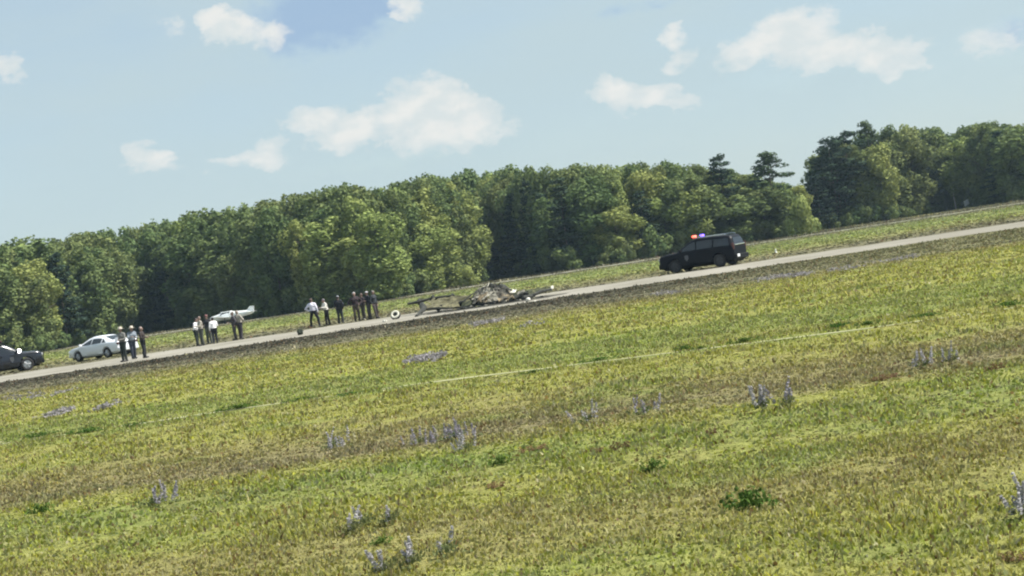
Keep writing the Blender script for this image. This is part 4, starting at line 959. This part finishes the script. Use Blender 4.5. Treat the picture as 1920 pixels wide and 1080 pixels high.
lupine(1477, 765, 4, 28, 'lupine with mixed brown and pale spikes, right of the pair in the right meadow', True, 1.2)
lupine(622, 843, 12, 60, 'pale pink lupine patch left of the larger mauve patch in the purple brown band')
lupine(850, 826, 22, 85, 'largest mauve lupine patch, in the middle of the purple brown band', True)
lupine(785, 835, 7, 60, 'thin mauve lupine patch touching the left of the largest patch', True, .9)
lupine(872, 848, 6, 40, 'few pale lupine spikes just under the largest mauve patch', False, .9)
lupine(288, 950, 10, 80, 'lilac lupine patch low in the left part of the meadow', True)
lupine(662, 1003, 3, 18, 'lupine with two tall pale spikes, left of the three near the bottom centre')
lupine(682, 990, 2, 12, 'single slim pale lupine between two others near the bottom centre')
lupine(729, 985, 3, 14, 'pale lupine standing highest of the three near the bottom centre')
lupine(722, 1078, 4, 22, 'pale lupine at the bottom edge of the photo, left of its neighbour')
lupine(773, 1066, 5, 26, 'dense pale lupine at the bottom edge of the photo, right of its neighbour')
lupine(836, 1046, 2, 8, 'single slender lupine spike right of the dense pale one at the bottom edge')
lupine(1918, 972, 6, 30, 'white lupine cut by the right edge of the photo')
lupine(1098, 795, 5, 40, 'faint pale lupine patch in the middle of the meadow right of the big mauve patch')
lupine(1205, 780, 7, 60, 'faint lilac lupine patch left of the upright pale pair', True)
lupine(1730, 692, 7, 50, 'faint white lupine patch at the right beyond the upright pale pair')
lupine(1785, 682, 5, 40, 'faint white lupines farthest right beyond the upright pale pair')
# far purple haze of flowers: too many and small to count
def flower_stuff(name, spots, label, m, hmul=1.0):
    bl = []
    for (px, py, wpx, k) in spots:
        p = at(px, py)
        for _ in range(k):
            r = wpx/F_PX*p.y/2; s_ = p.y*.0016
            bl.append(((p.x+random.uniform(-r, r), p.y+random.gauss(0, 1.0)*p.y*.015, .05+.09*random.random()*hmul), (s_*1.5, s_*1.5, s_*.45), random.random()))
    me = leaf_cloud(name, bl, 2.2/(.05*.05)*.02, .085, 0); me.materials.append(m); tag(link_mesh(name, me, None), label, 'flowers', kind='stuff')
flower_stuff('verge_flowers', [(800,676,70,110),(915,608,60,70),(1000,610,40,14),(1490,519,50,60),(1430,527,50,26),(1580,508,60,30),(1255,552,50,26),(1680,490,80,30),(100,742,90,30),(30,748,60,20)], 'drifts of lilac flowers along the near side of the runway', LUPF)
flower_stuff('verge_flowers', [(115,778,34,50),(205,765,26,28)], 'small pale flower patches in the grass below the white car', LUPF)
CLM = [clump_mesh(.20, .18, 16, .055) for _ in range(3)]
for m_ in CLM: m_.materials.append(WEED)
def weed(px, py, wpx, hpx, label, m=None):
    p = at(px, py); s = empty('weed_clump', (p.x, p.y, 0), 0, label, 'weed', 'dark green weed clumps in the meadow'); o = link_mesh('leaves', m or random.choice(CLM), None, s)
    w_ = wpx/F_PX*p.y; h = hpx/F_PX*p.y; o.scale = (w_/.50, max(w_*.6, .35)/.5, 1.15*h/.24)
weed(1282, 657, 36, 13, 'dark weed clump on the pavement line, darkest and roundest right of centre')
weed(1392, 643, 60, 12, 'long dark weed clump on the pavement line, right of the roundest one')
weed(1312, 655, 30, 8, 'small weed clump touching the right of the roundest dark one')
weed(1572, 616, 42, 14, 'weed clump on the pavement line below the right part of the runway')
weed(1625, 610, 50, 10, 'faint weed clump on the pavement line between two darker ones at the right')
weed(1735, 594, 60, 9, 'low weed clump on the pavement line near the right, left of the last')
weed(1888, 576, 60, 15, 'last weed clump on the pavement line at the right edge of the photo')
weed(1120, 677, 70, 8, 'low flat weed clump on the pavement line left of the roundest one')
weed(1000, 700, 50, 8, 'small flat weed clump on the pavement line near the centre of the photo')
weed(445, 768, 80, 12, 'long bright green weed clump on the pavement line in the left half')
weed(560, 752, 60, 8, 'low green weed clump on the pavement line right of the long bright one')
weed(655, 741, 50, 7, 'thin green weed clump on the pavement line nearest the lilac drift')
weed(160, 812, 70, 12, 'green weed clump on the pavement line farthest left but one')
weed(75, 820, 60, 12, 'farthest left green weed clump on the pavement line')
weed(250, 800, 40, 10, 'small green weed clump on the pavement line, third from the left edge')
weed(937, 872, 42, 22, 'compact dark green weed left of the red leaved plants')
weed(1405, 955, 95, 50, 'largest dark green weed tuft low in the right of the meadow')
weed(1225, 885, 50, 30, 'green weed tuft below the red leaved plants')
weed(75, 965, 50, 26, 'green weed tuft at the left edge near the lilac lupines')
weed(715, 1020, 40, 18, 'green weed beside the three pale lupines near the bottom centre')
RC = clump_mesh(.22, .16, 12, .05); RC.materials.clear(); RC.materials.append(REDL)
def redp(px, py, wpx, hpx, label):
    p = at(px, py); s = empty('red_plant', (p.x, p.y, 0), random.random(), label, 'plant', 'reddish low plants in the meadow'); o = link_mesh('leaves', RC, None, s); o.scale = (wpx/F_PX*p.y/.5, max(.3, wpx/F_PX*p.y*.5)/.5, hpx/F_PX*p.y/.24)
redp(1165, 843, 30, 24, 'dark red leaved plant in the middle of the meadow')
redp(1115, 850, 40, 16, 'brownish red plant left of the dark red leaved one')
redp(1000, 846, 70, 16, 'orange brown plant left of the two red ones in the meadow')
redp(1335, 815, 20, 20, 'small red plant below the upright pale lupine pair')
redp(1868, 694, 24, 20, 'dark red plant at the right beyond the white lupines')
redp(1660, 712, 60, 16, 'orange brown plant left of the faint white lupines')
redp(1900, 1052, 50, 26, 'orange red plant at the bottom right corner')
redp(930, 915, 40, 18, 'red brown plant below the compact dark green weed')

# ---------------------------------------------------------------- thin summer haze
bm = bmesh.new(); box(bm, (0, 670, 14.0), (1900, 1560, 30.0)); hz = from_bm('haze', bm, None)
hm_ = bpy.data.materials.new('haze_air'); hm_.use_nodes = True; hm_.node_tree.nodes.clear(); n = NT(hm_.node_tree)
o_ = n.n('ShaderNodeOutputMaterial'); pv = n.n('ShaderNodeVolumePrincipled'); pv.inputs['Color'].default_value = (.55,.74,1.0,1); pv.inputs['Density'].default_value = .00014; pv.inputs['Anisotropy'].default_value = .2
n.l(pv.outputs[0], o_.inputs['Volume']); hz.data.materials.append(hm_); tag(hz, 'thin bluish summer haze over the airfield', kind='stuff')
